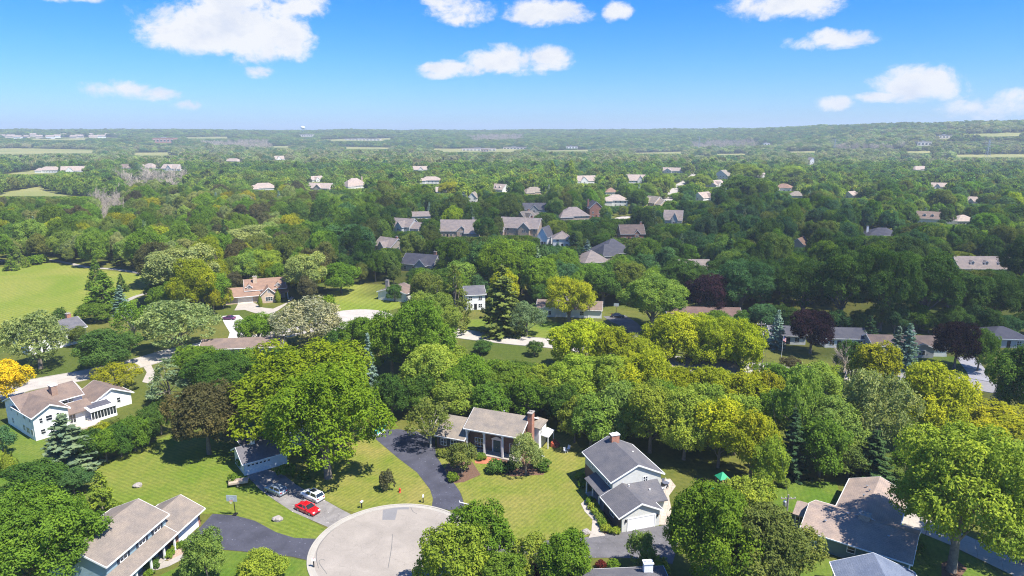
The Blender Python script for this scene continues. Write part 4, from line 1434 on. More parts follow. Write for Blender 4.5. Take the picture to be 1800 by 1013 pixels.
def limbs(H, W, base, lobes, r0, bark, nlimb=7, fork=None, name='trunk'):
    k = MB()
    zt = H * (base + (1 - base) * .55)
    j = lambda s: rng.uniform(-s, s)
    pts = [(0, 0, -.3), (0, 0, .15), (j(.1), j(.1), zt * .3), (j(.2), j(.2), zt * .65), (j(.3), j(.3), zt)]
    k.tube(pts, [r0 * 1.5, r0 * 1.15, r0 * .9, r0 * .6, r0 * .2], 8)
    idx = list(range(len(lobes)))
    rng.shuffle(idx)
    for i in idx[:nlimb]:
        c = lobes[i][0]
        zb = H * max(base * .8, .12) + rng.uniform(0, .22) * H
        zb = min(zb, c[2] - .2)
        m = Vector((c[0] * .45, c[1] * .45, zb + (c[2] - zb) * .5))
        k.tube([(0, 0, zb), tuple(m), tuple(Vector(c) + Vector((c[0], c[1], 0)) * .12)], [r0 * .42, r0 * .27, r0 * .08], 6)
    me = bpy.data.meshes.new(name)
    me.from_pydata(k.v, [], k.f)
    me.materials.append(bark)
    me.polygons.foreach_set('use_smooth', [True] * len(me.polygons))
    return me


PROTO = {}


def add_proto(kind, crown_data, trunk, W, H):
    V, F, var = crown_data
    r_ = np.hypot(V[:, 0], V[:, 1])          # true spread and height of the grown crown
    W, H = 2 * float(np.percentile(r_, 98.5)), float(np.percentile(V[:, 2], 99.8))
    PROTO.setdefault(kind, []).append((mesh_np('crown', V, F, [LEAF], var), trunk, W, H, (V, F, var)))


def proto_round(kind, W, H, base, nl, lump, clump, leaf, per, bark=BARK, r0=None, nlimb=7, **kw):
    lb = lobes_round(W, H, base, nl, lump)
    cr = crown(lb, clump, leaf, per, **kw)
    add_proto(kind, cr, limbs(H, W, base, lb, r0 or W * .028, bark, nlimb), W, H)


for i in range(3):
    proto_round('map_m', 9, 10, .10, 13 + i, .40, 1.0, 0.204, 26)
for i in range(2):
    proto_round('map_t', 9, 14.5, .12, 17 + i, .42, 1.05, 0.211, 26)
for i in range(3):
    proto_round('map_l', 15, 14.5, .14, 26 + 2 * i, .31, 1.15, 0.224, 26)
for i in range(2):
    proto_round('map_x', 22, 20, .16, 50 + 4 * i, .22, 1.25, 0.231, 26, r0=.62, nlimb=14)
proto_round('map_s', 5, 5.5, .14, 9, .42, .7, 0.150, 21)
for i in range(2):
    proto_round('oak', 15, 15.5, .2, 40, .22, 1.0, 0.204, 26, nlimb=12)
proto_round('loc_l', 22, 17, .08, 62, .20, 1.25, .27, 15, flat=.35, up=1.3, jit=.5, asp=.42, r0=.55, nlimb=16)
proto_round('loc_m', 12, 10, .2, 24, .26, 1.0, .25, 13, flat=.35, up=1.3, jit=.5, asp=.42, nlimb=10)
proto_round('bir', 8, 9, .16, 22, .22, .8, .17, 9, BARK_PALE, .16, 16, thin=1.0, asp=.6)
for i in range(2):
    proto_round('wil', 11, 11, .08, 24, .27, .95, .26, 14, up=.1, asp=.34, jit=.7)
for i in range(2):
    lb = lobes_cone(9, 14, .06, 30, .13, .75)
    add_proto('pin', crown(lb, .9, .27, 13, flat=.4, up=.9, asp=.35), limbs(14, 9, .06, lb, .24, BARK, 9), 9, 14)
lb = lobes_cone(5, 10, .03, 26, .2, .8)
add_proto('con', crown(lb, .75, .24, 12, up=.4), limbs(10, 5, .03, lb, .15, BARK, 4), 5, 10)


def proto_spruce(kind, W, H, levels, nb, droop):
    C, N, VR = [], [], []
    for L_ in range(levels):
        t = L_ / levels
        z = H * (.04 + .94 * t)
        rad = (W / 2) * (1 - t) ** .85 * rng.uniform(.86, 1.12) + .12
        for b in range(nb if t < .8 else max(4, nb - 3)):
            a = rng.uniform(0, 2 * math.pi)
            rl = rad * rng.uniform(.72, 1.1)
            n = max(3, int(rl * 5.5))
            s_ = np.linspace(.18, 1, n)
            lv = rng.uniform(0, .5)
            for sgn in (-1, 0, 1):
                side = sgn * .26 * (1.1 - s_) * rl ** .6
                C.append(np.stack([np.cos(a) * s_ * rl - np.sin(a) * side, np.sin(a) * s_ * rl + np.cos(a) * side,
                                   z - droop * rl * s_ + droop * .75 * rl * s_ ** 3 + rng.normal(size=n) * .06], 1))
                N.append(unit(np.array([math.cos(a) * .45, math.sin(a) * .45, .9]) + rng.normal(size=(n, 3)) * .35))
                VR.append(np.clip(lv + rng.uniform(0, .5, n), 0, 1))
    C, N, VR = np.concatenate(C), np.concatenate(N), np.concatenate(VR)
    k = MB().tube([(0, 0, -.3), (0, 0, H * .5), (0, 0, H * .98)], [W * .035, W * .02, .03], 7)
    me = bpy.data.meshes.new('trunk')
    me.from_pydata(k.v, [], k.f)
    me.materials.append(BARK)
    add_proto(kind, cards(C, N, .30, .13, VR), me, W, H)


proto_spruce('spr', 6.5, 12, 26, 8, .34)
proto_spruce('spr', 5.5, 12, 28, 7, .25)
proto_spruce('spr', 4.6, 14, 30, 6, .45)


def proto_cedar():
    n = 2600
    t = rng.uniform(0, 1, n) ** 1.1
    a = rng.uniform(0, 2 * math.pi, n)
    r = (np.sin(np.clip(t * 1.05 + .12, 0, 1) * math.pi) ** .6) * 1.2 * rng.uniform(.85, 1.1, n)
    C = np.stack([r * np.cos(a), r * np.sin(a), .1 + 4.6 * t], 1)
    N = unit(np.stack([np.cos(a), np.sin(a), .3 * np.ones(n)], 1) + rng.normal(size=(n, 3)) * .35)
    k = MB().tube([(0, 0, -.2), (0, 0, 3.8)], [.14, .03], 6)
    me = bpy.data.meshes.new('trunk')
    me.from_pydata(k.v, [], k.f)
    me.materials.append(BARK)
    add_proto('ced', cards(C, N, .19, .1, np.clip(rng.uniform(0, .8, n), 0, 1)), me, 2.4, 4.8)


proto_cedar()
for i in range(2):
    lb = lobes_round(3, 2.2, .0, 9, .42)
    V, F, var = crown(lb, .5, .16, 11)
    PROTO.setdefault('bus', []).append((mesh_np('shrub', V, F, [LEAF], var), None, 3.0, 2.2, (V, F, var)))


def proto_dead(W, H, seed, nb=14):
    r_ = random.Random(seed)
    k = MB()

    def grow(p, d, ln, rad, depth):
        q = p + d * ln
        mid = p + d * ln * .5 + Vector((r_.uniform(-1, 1), r_.uniform(-1, 1), r_.uniform(-.5, .5))) * ln * .06
        k.tube([tuple(p), tuple(mid), tuple(q)], [rad, rad * .75, rad * .45], 5 if depth == 0 else 4, False)
        if depth >= 3:
            return
        for _ in range([nb, 5, 4][depth]):
            f = r_.uniform(.3, 1)
            dd = (d + Vector((r_.uniform(-1, 1), r_.uniform(-1, 1), r_.uniform(-.25, .7))) * (.75 if depth else .9)).normalized()
            grow(p + (q - p) * f, dd, ln * r_.uniform(.3, .55), rad * .42, depth + 1)
    grow(Vector((0, 0, -.2)), Vector((0, 0, 1)), H * .8, .2, 0)
    me = bpy.data.meshes.new('branches')
    me.from_pydata(k.v, [], k.f)
    me.materials.append(BARK_DEAD)
    PROTO.setdefault('ded', []).append((None, me, W, H, None))


for i in range(3):
    proto_dead(7, 12, i + 3)

# ================================================================== TREES: planting
TINT = {  # leaf reflectance by species and vigour
    'yg': (.255, .325, .042), 'yy': (.345, .385, .022), 'lg': (.205, .295, .056), 'mg': (.145, .24, .028), 'dg': (.085, .16, .030), 'ol': (.285, .305, .018),
    'go': (.66, .46, .02), 'sv': (.27, .34, .13), 'gr': (.30, .32, .215), 'bl': (.24, .34, .30), 'ps': (.21, .28, .15), 'ds': (.07, .13, .055), 'lo': (.145, .222, .020),
    'pu': (.036, .018, .026), 'cu': (.115, .112, .05), 'oa': (.275, .325, .105), 'bg': (.095, .19, .065), 'br': (.165, .205, .045), 'rd': (.13, .03, .03)}
TINT['pf'] = (.27, .30, .15)
TINT['lc'] = (.215, .265, .016)
TWORD = {'yg': 'yellow-green', 'yy': 'bright yellow-green', 'lg': 'light green', 'mg': 'mid green', 'dg': 'dark green', 'ol': 'olive-yellow', 'go': 'golden yellow', 'sv': 'silvery green', 'gr': 'silver-grey',
         'bl': 'blue-grey', 'ps': 'pale green', 'ds': 'deep green', 'pu': 'dark purple', 'cu': 'bronze-green', 'oa': 'pale dusty green', 'bg': 'bluish green', 'br': 'dull green', 'rd': 'dark red', 'dd': 'bare grey', 'lo': 'vivid green', 'lc': 'olive-yellow'}
KNAME = {'map': ('broadleaf_tree', 'broadleaf tree'), 'oak': ('oak_tree', 'billowy oak'), 'loc': ('locust_tree', 'feathery locust tree'), 'bir': ('birch_tree', 'birch'), 'wil': ('willow_tree', 'fine-leaved tree'),
         'pin': ('pine_tree', 'tall pine'), 'con': ('linden_tree', 'conical broadleaf tree'), 'spr': ('spruce_tree', 'spruce'), 'ced': ('arborvitae', 'arborvitae'), 'bus': ('shrub', 'shrub'), 'ded': ('dead_tree', 'leafless dead tree')}
PLANTS = []        # (object, tint, kind, x, y, label or None)


def plant(kind, x, y, w, h, tint, label=None):
    fam = kind
    if kind == 'map':
        key = 'map_x' if w > 17.5 else 'map_s' if w < 6.2 else ('map_t' if h / w > 1.32 else ('map_l' if w > 12.5 else 'map_m'))
    elif kind == 'loc':
        key = 'loc_l' if w > 15 else 'loc_m'
    else:
        key = kind
    cm, tm, W0, H0, _ = random.choice(PROTO[key])
    c = np.array(TINT.get(tint, (.1, .1, .1))) * random.uniform(.88, 1.12)
    c = c * np.array([random.uniform(.92, 1.08), 1, random.uniform(.85, 1.15)])
    sc3 = (w / W0, w / W0, h / H0)
    rz = random.uniform(0, 6.28)
    name = KNAME[fam][0]
    if fam == 'bus':
        root = link(name, cm, None, (x, y, 0), rz)
        root.scale = sc3
        root.color = (*c, 1)
    else:
        root = empty(name, (x, y, 0), rz)
        root.scale = sc3
        if fam == 'ded':
            t = link('branches', tm, root)
        else:
            t = link('trunk', tm, root)
            cr = link('crown', cm, root)
            cr.color = (*c, 1)
    root['category'] = 'shrub' if fam == 'bus' else 'tree'
    PLANTS.append((root, tint, fam, x, y, label))
    return root


def pix_tree(kind, bx, by, w, ty, tint, label=None):
    """Tree standing at ground reading (bx, by), crown w pixels wide, top at row ty."""
    x, y = G(bx, by)
    depth = y * CP + CAM_H * SP
    h = height_at(x, y, ty)
    wm = w / FOC * (depth - h * .5 * SP)
    # the crown's far side lifts the top a little; lower the tree to suit
    h = max(.5, h - wm * .07)
    return plant(kind, x, y, wm, h, tint, label)


T = pix_tree
# --- foreground
T('loc', 577, 840, 225, 622, 'lo', 'huge spreading green locust with pale forked trunk behind the parked cars')
T('loc', 545, 780, 260, 590, 'lc', 'broad olive-yellow locust crown rising behind the huge green locust')
T('map', 75, 1050, 240, 862, 'mg', 'big green maple filling the bottom left corner')
T('map', 25, 960, 150, 868, 'lg', 'light green maple at the left edge above the corner maple')
T('con', 182, 905, 62, 826, 'yg', 'yellow-green conical tree behind the two-level brown-roofed house')
T('map', 70, 872, 120, 806, 'dg', 'dark green round tree at left between the lawn and the corner maple')
T('map', 130, 868, 70, 820, 'bg', 'bluish green low tree beside the grey-blue spruce')
for i, (bx, by, w, ty) in enumerate([(5, 836, 24, 780), (17, 838, 22, 788), (26, 834, 20, 795)]):
    T('ced', bx, by, w, ty, 'yg')
T('map', 6, 800, 50, 748, 'bg', 'blue-green small tree at the left edge below the white clapboard house')
T('map', 365, 1022, 78, 930, 'lg', 'small bright green tree beside the dark driveway at the bottom')
T('bus', 268, 1000, 24, 982, 'dg', 'round clipped shrub by the porch of the two-level house')
T('bus', 262, 1012, 18, 1002, 'mg')
for bx, by in ((300, 976), (306, 966), (318, 962), (330, 965), (296, 982)):
    T('bus', bx, by, 15, by - 11, random.choice(['lg', 'mg', 'yg']))
T('map', 462, 1030, 92, 968, 'yg', 'pale yellow-green small tree at the bottom left of the turning circle')
T('map', 848, 998, 125, 880, 'mg', 'deep green maple at the rear of the clump by the turning circle')
T('map', 797, 1045, 135, 915, 'yg', 'yellow-green maple at the front left of the clump by the turning circle')
T('map', 882, 1050, 90, 968, 'mg', 'green maple at the right front of the clump by the turning circle')
T('map', 932, 1022, 74, 936, 'yg', 'yellow-green maple left of its darker twin by the grey driveway')
T('map', 992, 1034, 108, 932, 'mg', 'dense green maple below the front lawn by the grey driveway')
T('bus', 940, 1010, 26, 995, 'rd', 'dark red shrub between two maples at the bottom')
T('map', 1126, 1002, 56, 934, 'lg', 'thin young tree in front of the white double garage')
T('bus', 1150, 1008, 50, 978, 'yg')
T('bus', 1057, 1000, 20, 985, 'rd', 'dark red shrub beside the grey hipped roof at the bottom')
T('bus', 1078, 1000, 24, 984, 'mg')
T('map', 1245, 1040, 172, 842, 'mg', 'large deep green maple right of the grey garage driveway')
T('map', 1345, 1055, 165, 888, 'br', 'large dull olive-green maple at the bottom right of centre')
T('map', 1312, 930, 110, 838, 'yg', 'yellow-green tree between the play set and the big deep green maple')
T('map', 1672, 1004, 250, 742, 'yg', 'huge bright yellow-green maple with stout trunk beside the white drive')
T('map', 1800, 990, 170, 770, 'lg', 'light green maple at the right edge behind the huge bright maple')
T('loc', 1762, 800, 180, 712, 'ol', 'flat olive-yellow locust at the right edge')
T('map', 1628, 782, 140, 632, 'yy', 'bright yellow-green tree standing below the driveway of the bay-windowed ranch')
T('map', 1532, 712, 86, 592, 'ol', 'golden-olive tree in front of the two blue spruces')
T('wil', 1395, 800, 92, 640, 'lg', 'pale feathery tall tree left of the light green large-leaved tree')
T('map', 1455, 812, 118, 690, 'lg', 'light green large-leaved tree above the teal ranch house')
T('wil', 1528, 808, 140, 645, 'oa', 'pale dusty-green willow-like tree above the teal ranch house')
T('spr', 1388, 838, 66, 715, 'ds', 'dark spruce in the tree wall left of the teal ranch')
T('spr', 1530, 852, 78, 752, 'ds', 'dark spruce just behind the teal ranch roof')
T('map', 1440, 838, 100, 730, 'mg', 'green tree at the lawn edge above the teal ranch roof')
T('map', 1490, 842, 90, 765, 'br', 'dull green tree hard behind the teal ranch roof')
T('map', 1590, 850, 60, 790, 'mg', 'green tree between the teal ranch and the huge bright maple')
T('ded', 1480, 690, 62, 608, 'dd', 'leafless pale dead tree above the yellow-green belt on the right')
T('spr', 1572, 648, 44, 572, 'bl', 'left one of the paired blue spruces before the ranch with the white bay')
T('spr', 1591, 650, 46, 566, 'bl', 'right one of the paired blue spruces before the ranch with the white bay')
T('spr', 1364, 612, 36, 543, 'bl', 'pale blue spruce left of the flagpole')
T('spr', 1525, 606, 42, 553, 'ds')
T('spr', 1676, 748, 58, 664, 'ps', 'pale green spruce left of the road at the right')
T('spr', 1706, 760, 40, 688, 'ps', 'smaller pale spruce between the two larger pale spruces at the right')
T('spr', 1755, 730, 42, 664, 'bl', 'pale blue spruce at the roadside on the right')
T('map', 1424, 622, 78, 541, 'pu', 'dark purple maple between the small blue-grey house and white ranch')
T('map', 1677, 648, 86, 560, 'pu', 'dark purple maple in front of the driveway at the right')
T('map', 1243, 556, 80, 478, 'pu', 'blackish purple tree behind the maroon-roofed ranch')
T('map', 1796, 752, 130, 595, 'dg', 'large dark green tree at the right edge above the olive locust')
T('map', 1718, 652, 60, 575, 'mg', 'green tree right of the second purple maple')
T('map', 1640, 700, 60, 655, 'mg')
# --- belt behind the brick house
for a in [(690, 665, 105, 545, 'mg'), (640, 640, 85, 552, 'mg'), (742, 668, 120, 520, 'mg'), (755, 615, 110, 508, 'lg'), (725, 640, 90, 540, 'yg'), (790, 676, 85, 606, 'yg'), (855, 684, 85, 630, 'mg'), (912, 688, 70, 632, 'dg'),
          (1020, 655, 115, 555, 'yy'), (1078, 662, 95, 568, 'ol'), (1182, 655, 110, 545, 'yy'), (1242, 655, 125, 548, 'yy'), (1298, 668, 92, 558, 'yy'), (1120, 675, 95, 592, 'ol'),
          (762, 712, 115, 604, 'yg'), (822, 715, 105, 620, 'mg'), (890, 718, 105, 632, 'mg'), (952, 722, 105, 638, 'yg'), (1015, 725, 112, 618, 'yg'), (1072, 730, 105, 618, 'yg'), (1132, 730, 112, 610, 'yy'), (1192, 735, 115, 638, 'ol'),
          (1252, 740, 112, 640, 'ol'), (1312, 748, 95, 648, 'yy'), (1345, 738, 80, 645, 'ol'), (735, 728, 85, 650, 'dg'), (795, 734, 95, 662, 'yg'), (862, 738, 92, 668, 'mg'), (930, 742, 92, 658, 'mg'), (988, 755, 82, 668, 'dg'),
          (1038, 790, 95, 690, 'lg'), (1010, 778, 70, 695, 'yg'), (1085, 776, 105, 668, 'lg'), (1142, 796, 115, 668, 'yg'), (1202, 808, 115, 680, 'yg'), (1262, 822, 112, 690, 'yy'), (1318, 845, 105, 712, 'ol'), (1345, 860, 80, 762, 'yg'),
          (1100, 740, 80, 650, 'mg'), (1170, 770, 80, 665, 'mg'), (1230, 780, 80, 670, 'yg'), (1290, 800, 85, 690, 'yg'), (1360, 770, 70, 680, 'mg'), (600, 640, 70, 575, 'dg'), (690, 735, 70, 655, 'dg')]:
    T('map', *a)
T('spr', 652, 722, 40, 585, 'bl', 'slender blue spruce behind the right side of the huge locust')
T('bir', 757, 787, 92, 700, 'br', 'leaning white-stemmed birch beside the dark driveway')
T('map', 812, 832, 58, 775, 'br', 'small dense tree left of the white columns')
T('wil', 924, 834, 64, 760, 'sv', 'weeping greyish small tree before the right end of the columned house')
T('bus', 870, 830, 34, 808, 'dg', 'rounded clipped hedge shrub below the brick path')
T('bus', 893, 828, 28, 812, 'dg')
T('bus', 950, 824, 38, 804, 'dg')
T('bus', 795, 846, 22, 830, 'mg')
T('bus', 780, 802, 24, 788, 'br')
T('bus', 845, 808, 20, 796, 'mg')
T('bus', 680, 862, 26, 826, 'cu', 'dark bronze upright shrub on the island lawn')
for i, (bx, by) in enumerate([(1038, 886), (1044, 895), (1049, 904), (1055, 914), (1060, 924), (1066, 934), (1080, 938), (1025, 855), (1020, 842)]):
    T('bus', bx, by, 20, by - 12, random.choice(['yg', 'lg', 'mg']))
T('bus', 432, 822, 26, 800, 'mg'); T('bus', 424, 800, 20, 786, 'lg'); T('bus', 410, 848, 18, 832, 'mg'); T('bus', 505, 838, 30, 815, 'mg'); T('bus', 535, 845, 24, 828, 'dg')
T('bus', 1420, 935, 30, 912, 'mg'); T('bus', 1448, 946, 14, 936, 'mg'); T('bus', 1482, 960, 22, 940, 'sv'); T('bus', 1578, 928, 16, 918, 'lg'); T('bus', 1605, 945, 18, 932, 'dg'); T('bus', 1612, 968, 22, 952, 'dg'); T('bus', 1375, 855, 26, 838, 'lg'); T('bus', 1345, 880, 30, 858, 'mg')
# --- left
T('map', 368, 798, 140, 665, 'cu', 'large dome-shaped bronze-green tree at the back of the left lawn')
T('spr', 122, 828, 110, 722, 'ps', 'broad grey-blue spruce in front of the white clapboard house')
for i, (bx, by, w, ty, tn) in enumerate([(160, 815, 62, 752, 'dg'), (188, 812, 60, 750, 'mg'), (214, 803, 58, 742, 'dg'), (238, 793, 58, 730, 'mg'), (262, 781, 58, 716, 'dg'), (284, 764, 56, 704, 'dg'), (178, 785, 60, 742, 'ol'), (210, 770, 50, 735, 'br'), (140, 800, 44, 752, 'br')]):
    T('map', bx, by, w, ty, tn, None)
T('map', 14, 712, 84, 630, 'go', 'golden yellow tree at the left edge by the white clapboard house')
T('wil', 72, 648, 120, 542, 'sv', 'round silvery tree hiding the grey-roofed white house')
T('map', 192, 652, 108, 574, 'dg', 'dense dark green tree at the bend of the left street')
T('loc', 206, 690, 88, 632, 'ol', 'low spreading olive crab tree beside the left street')
T('pin', 300, 712, 100, 624, 'ps', 'greyish pine behind the bronze-green tree')
T('map', 395, 700, 130, 612, 'dg', 'dark green broad tree left of the olive-yellow locust')
T('map', 345, 660, 80, 600, 'mg')
T('bir', 238, 606, 72, 525, 'mg', 'birch with pale stems above the left street')
T('wil', 318, 618, 138, 518, 'sv', 'wide pale willow-like tree beside the bright driveway')
T('con', 172, 508, 38, 452, 'mg', 'tallest rear conical tree at the park field')
T('con', 186, 545, 82, 474, 'mg', 'broad conical tree in front at the park field')
T('con', 215, 514, 24, 480, 'dg', 'small conical tree right of the park group')
T('map', 168, 566, 62, 530, 'mg'); T('bus', 108, 570, 24, 540, 'dg'); T('map', 140, 610, 40, 570, 'br')
T('con', 20, 476, 26, 446, 'mg', 'left conical bush at the upper edge of the park field'); T('con', 34, 468, 26, 430, 'lg'); T('con', 47, 470, 16, 450, 'yg'); T('bus', 62, 466, 22, 448, 'mg'); T('bus', 74, 463, 20, 447, 'mg')
T('map', 456, 608, 76, 546, 'mg', 'green tree between the bright driveway and the silver-grey tree')
T('wil', 545, 610, 132, 516, 'gr', 'large silver-grey tree by the turning circle of the back street')
T('oak', 318, 535, 135, 425, 'oa', 'huge pale oak above the wide pale willow-like tree')
T('map', 350, 545, 115, 468, 'mg', 'green tree left of the dormered tan house')
T('map', 462, 498, 78, 435, 'yg', 'yellow-green tree behind the dormered tan house')
T('map', 420, 492, 70, 445, 'mg')
T('oak', 536, 528, 82, 440, 'oa', 'pale oak at the right end of the dormered tan house')
T('map', 600, 516, 68, 458, 'mg', 'green tree at the left end of the round lawn')
T('bus', 578, 545, 24, 518, 'mg')
T('ced', 458, 540, 8, 517, 'yg', 'left clipped column shrub before the dormered tan house'); T('ced', 489, 532, 11, 506, 'yg', 'right clipped column shrub before the dormered tan house')
T('map', 694, 530, 32, 498, 'dg', 'round dark small tree before the tan house by the lawn')
T('map', 365, 672, 90, 604, 'mg'); T('map', 432, 680, 85, 607, 'mg'); T('map', 485, 676, 70, 606, 'dg')
T('map', 1425, 722, 100, 632, 'lg'); T('map', 1380, 708, 72, 640, 'mg'); T('map', 1455, 700, 60, 640, 'yg')
# --- middle
T('pin', 800, 582, 78, 460, 'br', 'tall olive conifer left of the white colonial'); T('pin', 770, 570, 70, 480, 'br')
T('spr', 882, 588, 84, 462, 'br', 'tall broad fir right of the white colonial')
T('wil', 925, 590, 74, 526, 'ps', 'rounded tan-green pine on the lawn by the middle street')
T('loc', 1000, 566, 96, 480, 'yy', 'bright lime-green locust in front of the long white ranch')
T('map', 1146, 580, 122, 476, 'lg', 'broad light green tree right of the long white ranch')
T('bus', 870, 560, 16, 548, 'dg'); T('map', 848, 622, 42, 596, 'dg'); T('map', 940, 626, 34, 598, 'dg')
T('pin', 1372, 565, 55, 512, 'br', 'brownish conifer behind the pale blue spruce')
T('map', 1490, 660, 50, 595, 'dg'); T('map', 1390, 655, 40, 625, 'cu'); T('map', 1360, 700, 80, 635, 'mg')
for bx, by, w, ty, tn in [(1475, 575, 110, 440, 'dg'), (1545, 582, 120, 430, 'dg'), (1620, 580, 110, 440, 'dg'), (1300, 550, 120, 450, 'bg'), (1340, 540, 100, 450, 'dg'), (1410, 560, 120, 455, 'dg'), (1690, 570, 110, 470, 'dg'), (1750, 575, 100, 480, 'dg'), (1200, 530, 90, 450, 'dg'), (1060, 535, 80, 465, 'dg'), (1100, 520, 90, 455, 'dg')]:
    T('oak' if random.random() < .5 else 'map', bx, by, w, ty, tn)


# --- accents in the middle distance
for kd, bx, by, w, ty, tn, lb in [
        ('map', 793, 352, 46, 317, 'yy', 'lime-green round tree above the wide tan brick house'), ('con', 970, 336, 30, 282, 'yg', 'left one of two tall lime columns in the sunlit belt'), ('con', 1003, 336, 34, 279, 'yg', 'right one of two tall lime columns in the sunlit belt'),
        ('con', 932, 338, 22, 304, 'yy', 'narrow lime tree left of the two tall lime columns'), ('spr', 815, 366, 26, 336, 'bl', 'pale blue spruce above the wide tan brick house'), ('spr', 980, 464, 32, 424, 'bl', 'blue spruce at the left of the dark spruce group'),
        ('spr', 1008, 468, 40, 408, 'ds', 'tallest dark spruce in the group near the pale hipped roof'), ('spr', 1032, 464, 30, 420, 'bl', 'blue spruce at the right of the dark spruce group'), ('map', 1531, 402, 30, 360, 'yy', 'left smaller one of two yellow trees on the right'),
        ('map', 1557, 410, 48, 368, 'yy', 'right larger one of two yellow trees on the right'), ('spr', 1753, 428, 24, 397, 'bl', 'left one of two blue spruces far right'), ('spr', 1774, 430, 22, 399, 'bl', 'right one of two blue spruces far right'),
        ('map', 1312, 366, 105, 304, 'dg', 'huge dark dome-shaped tree right of the corner houses'), ('map', 1310, 326, 62, 284, 'yg', 'sunlit lime tree behind the huge dark dome'), ('map', 1392, 326, 54, 288, 'yg', 'sunlit lime tree beyond the orange-roofed house'),
        ('map', 893, 512, 112, 414, 'mg', 'broad green tree behind the tall fir'), ('map', 985, 508, 78, 444, 'mg', 'green tree behind the lime-green locust'), ('map', 1165, 345, 40, 305, 'yg', 'sunlit lime tree left of the curving far street'), ('map', 1230, 335, 48, 303, 'yg', 'sunlit lime tree right of the curving far street'),
        ('oak', 620, 460, 100, 388, 'bg', 'bluish oak left of the dark slate roof'), ('oak', 430, 450, 120, 388, 'oa', 'pale billowy oak in the wood behind the dormered tan house'), ('map', 980, 425, 40, 385, 'yg', 'yellow-green tree right of the dormered brick mansion'), ('map', 1688, 470, 50, 440, 'yg', 'small yellow-green tree by the pale three-gabled house')]:
    T(kd, bx, by, w, ty, tn, lb)
for i_, x_ in enumerate(range(1265, 1830, 34)):       # understorey below the shaded oaks
    T('map', x_ + random.uniform(-8, 8), 576 + (x_ - 1265) * .03 + random.uniform(-5, 3), random.uniform(42, 66), random.uniform(520, 545) + (x_ - 1265) * .02, random.choice(['dg', 'dg', 'mg', 'bg']))

# ================================================================== WOODS: the trees between and beyond the houses
def inside(poly, X, Y):
    res = np.zeros(len(X), bool)
    px, py = poly[:, 0], poly[:, 1]
    j = len(poly) - 1
    for i in range(len(poly)):
        c = ((py[i] > Y) != (py[j] > Y)) & (X < (px[j] - px[i]) * (Y - py[i]) / (py[j] - py[i] + 1e-9) + px[i])
        res ^= c
        j = i
    return res


for q in ((1215, 312), (1195, 325), (1183, 338), (1172, 352), (1095, 384)):
    HOUSES.append((*G(*q), 9, 0))
for q, r_, sg in (((30, 272), 90, 2), ((120, 271), 100, 2), ((270, 275), 45, 2), ((640, 263), 70, 2), ((830, 268), 110, 2), ((1740, 278), 110, 2), ((60, 344), 35, 0), ((870, 264), 120, 2)):
    a_, b_, c_ = GT(*q)
    HOUSES.append((a_, b_, r_, sg + c_))
for q, r_ in (((120, 500), 45), ((30, 520), 40), ((640, 530), 18), ((905, 575), 22), ((470, 545), 14), ((410, 580), 10), ((620, 556), 14)):
    HOUSES.append((*G(*q), r_, 0))
for q in MEADOWS:
    xs_, ys_, zs_ = zip(*q)
    HOUSES.append((sum(xs_) / len(xs_), sum(ys_) / len(ys_), max(32, (max(xs_) - min(xs_)) * .42), sum(zs_) / len(zs_) + 1))
for px_, py_, w_ in ((287, 252, 80), (637, 248, 155), (538, 241, 65), (842, 266, 115), (905, 263, 85), (1005, 262, 45), (1625, 257, 40), (1662, 244, 40), (1348, 256, 34), (110, 243, 540)):
    a_, b_, c_ = GT(px_, py_)
    HOUSES.append((a_, b_, w_ * .62, c_ + 2))
    BLOCK.append(np.array([(a_ - w_ * .6, b_ - 30), (a_ + w_ * .6, b_ - 30), (a_ + w_ * .6, b_ + 55), (a_ - w_ * .6, b_ + 55)]))
HN = np.array(HOUSES)
# stands of dead ash: no leafy trees there
DEAD = [[(205, 318), (330, 312), (335, 345), (215, 352)], [(165, 355), (215, 350), (225, 400), (195, 425), (170, 405)], [(470, 250), (350, 255), (380, 262), (480, 262)], [(1210, 255), (1330, 250), (1335, 262), (1220, 266)],
        [(1460, 262), (1590, 262), (1590, 270), (1470, 272)], [(820, 242), (920, 240), (920, 250), (830, 252)], [(420, 375), (445, 372), (440, 395), (420, 395)]]
DEADP = [np.array([GT(*p)[:2] for p in d]) for d in DEAD]


def fits(X, Y, W, Hh):
    """Drop trees that stand on streets, lawns or houses and keep open sight lines over yards."""
    ok = np.ones(len(X), bool)
    TZ = np.array([terrain(x, y) for x, y in zip(X, Y)]) if Y.max() > 1250 else np.zeros(len(X))
    for b in BLOCK + DEADP:
        ok &= ~inside(b, X, Y)
    for hx, hy, r, sg in HN:
        ok &= (X - hx) ** 2 + (Y - hy) ** 2 > (r * .72 + W * .42) ** 2 if r < 30 else True
        front = (Y < hy) & (Y > hy * .35)
        lat = np.abs(X / Y - hx / hy) < (r * .64 + W * .40) / Y
        los = CAM_H - (CAM_H - sg) * Y / hy
        m = front & lat & (Hh + TZ > los * .95)
        Hh[m] = los[m] * .95 - TZ[m]
    ok &= Hh > 3.2
    return ok


def jitter_grid(y0, y1, sp, half=.86):
    pts = []
    y = y0
    while y < y1:
        w = y * half + 30
        xs = np.arange(-w, w, sp)
        pts.append(np.stack([xs + rng.uniform(-.42, .42, len(xs)) * sp, y + rng.uniform(-.42, .42, len(xs)) * sp], 1))
        y += sp * .92
    return np.concatenate(pts)


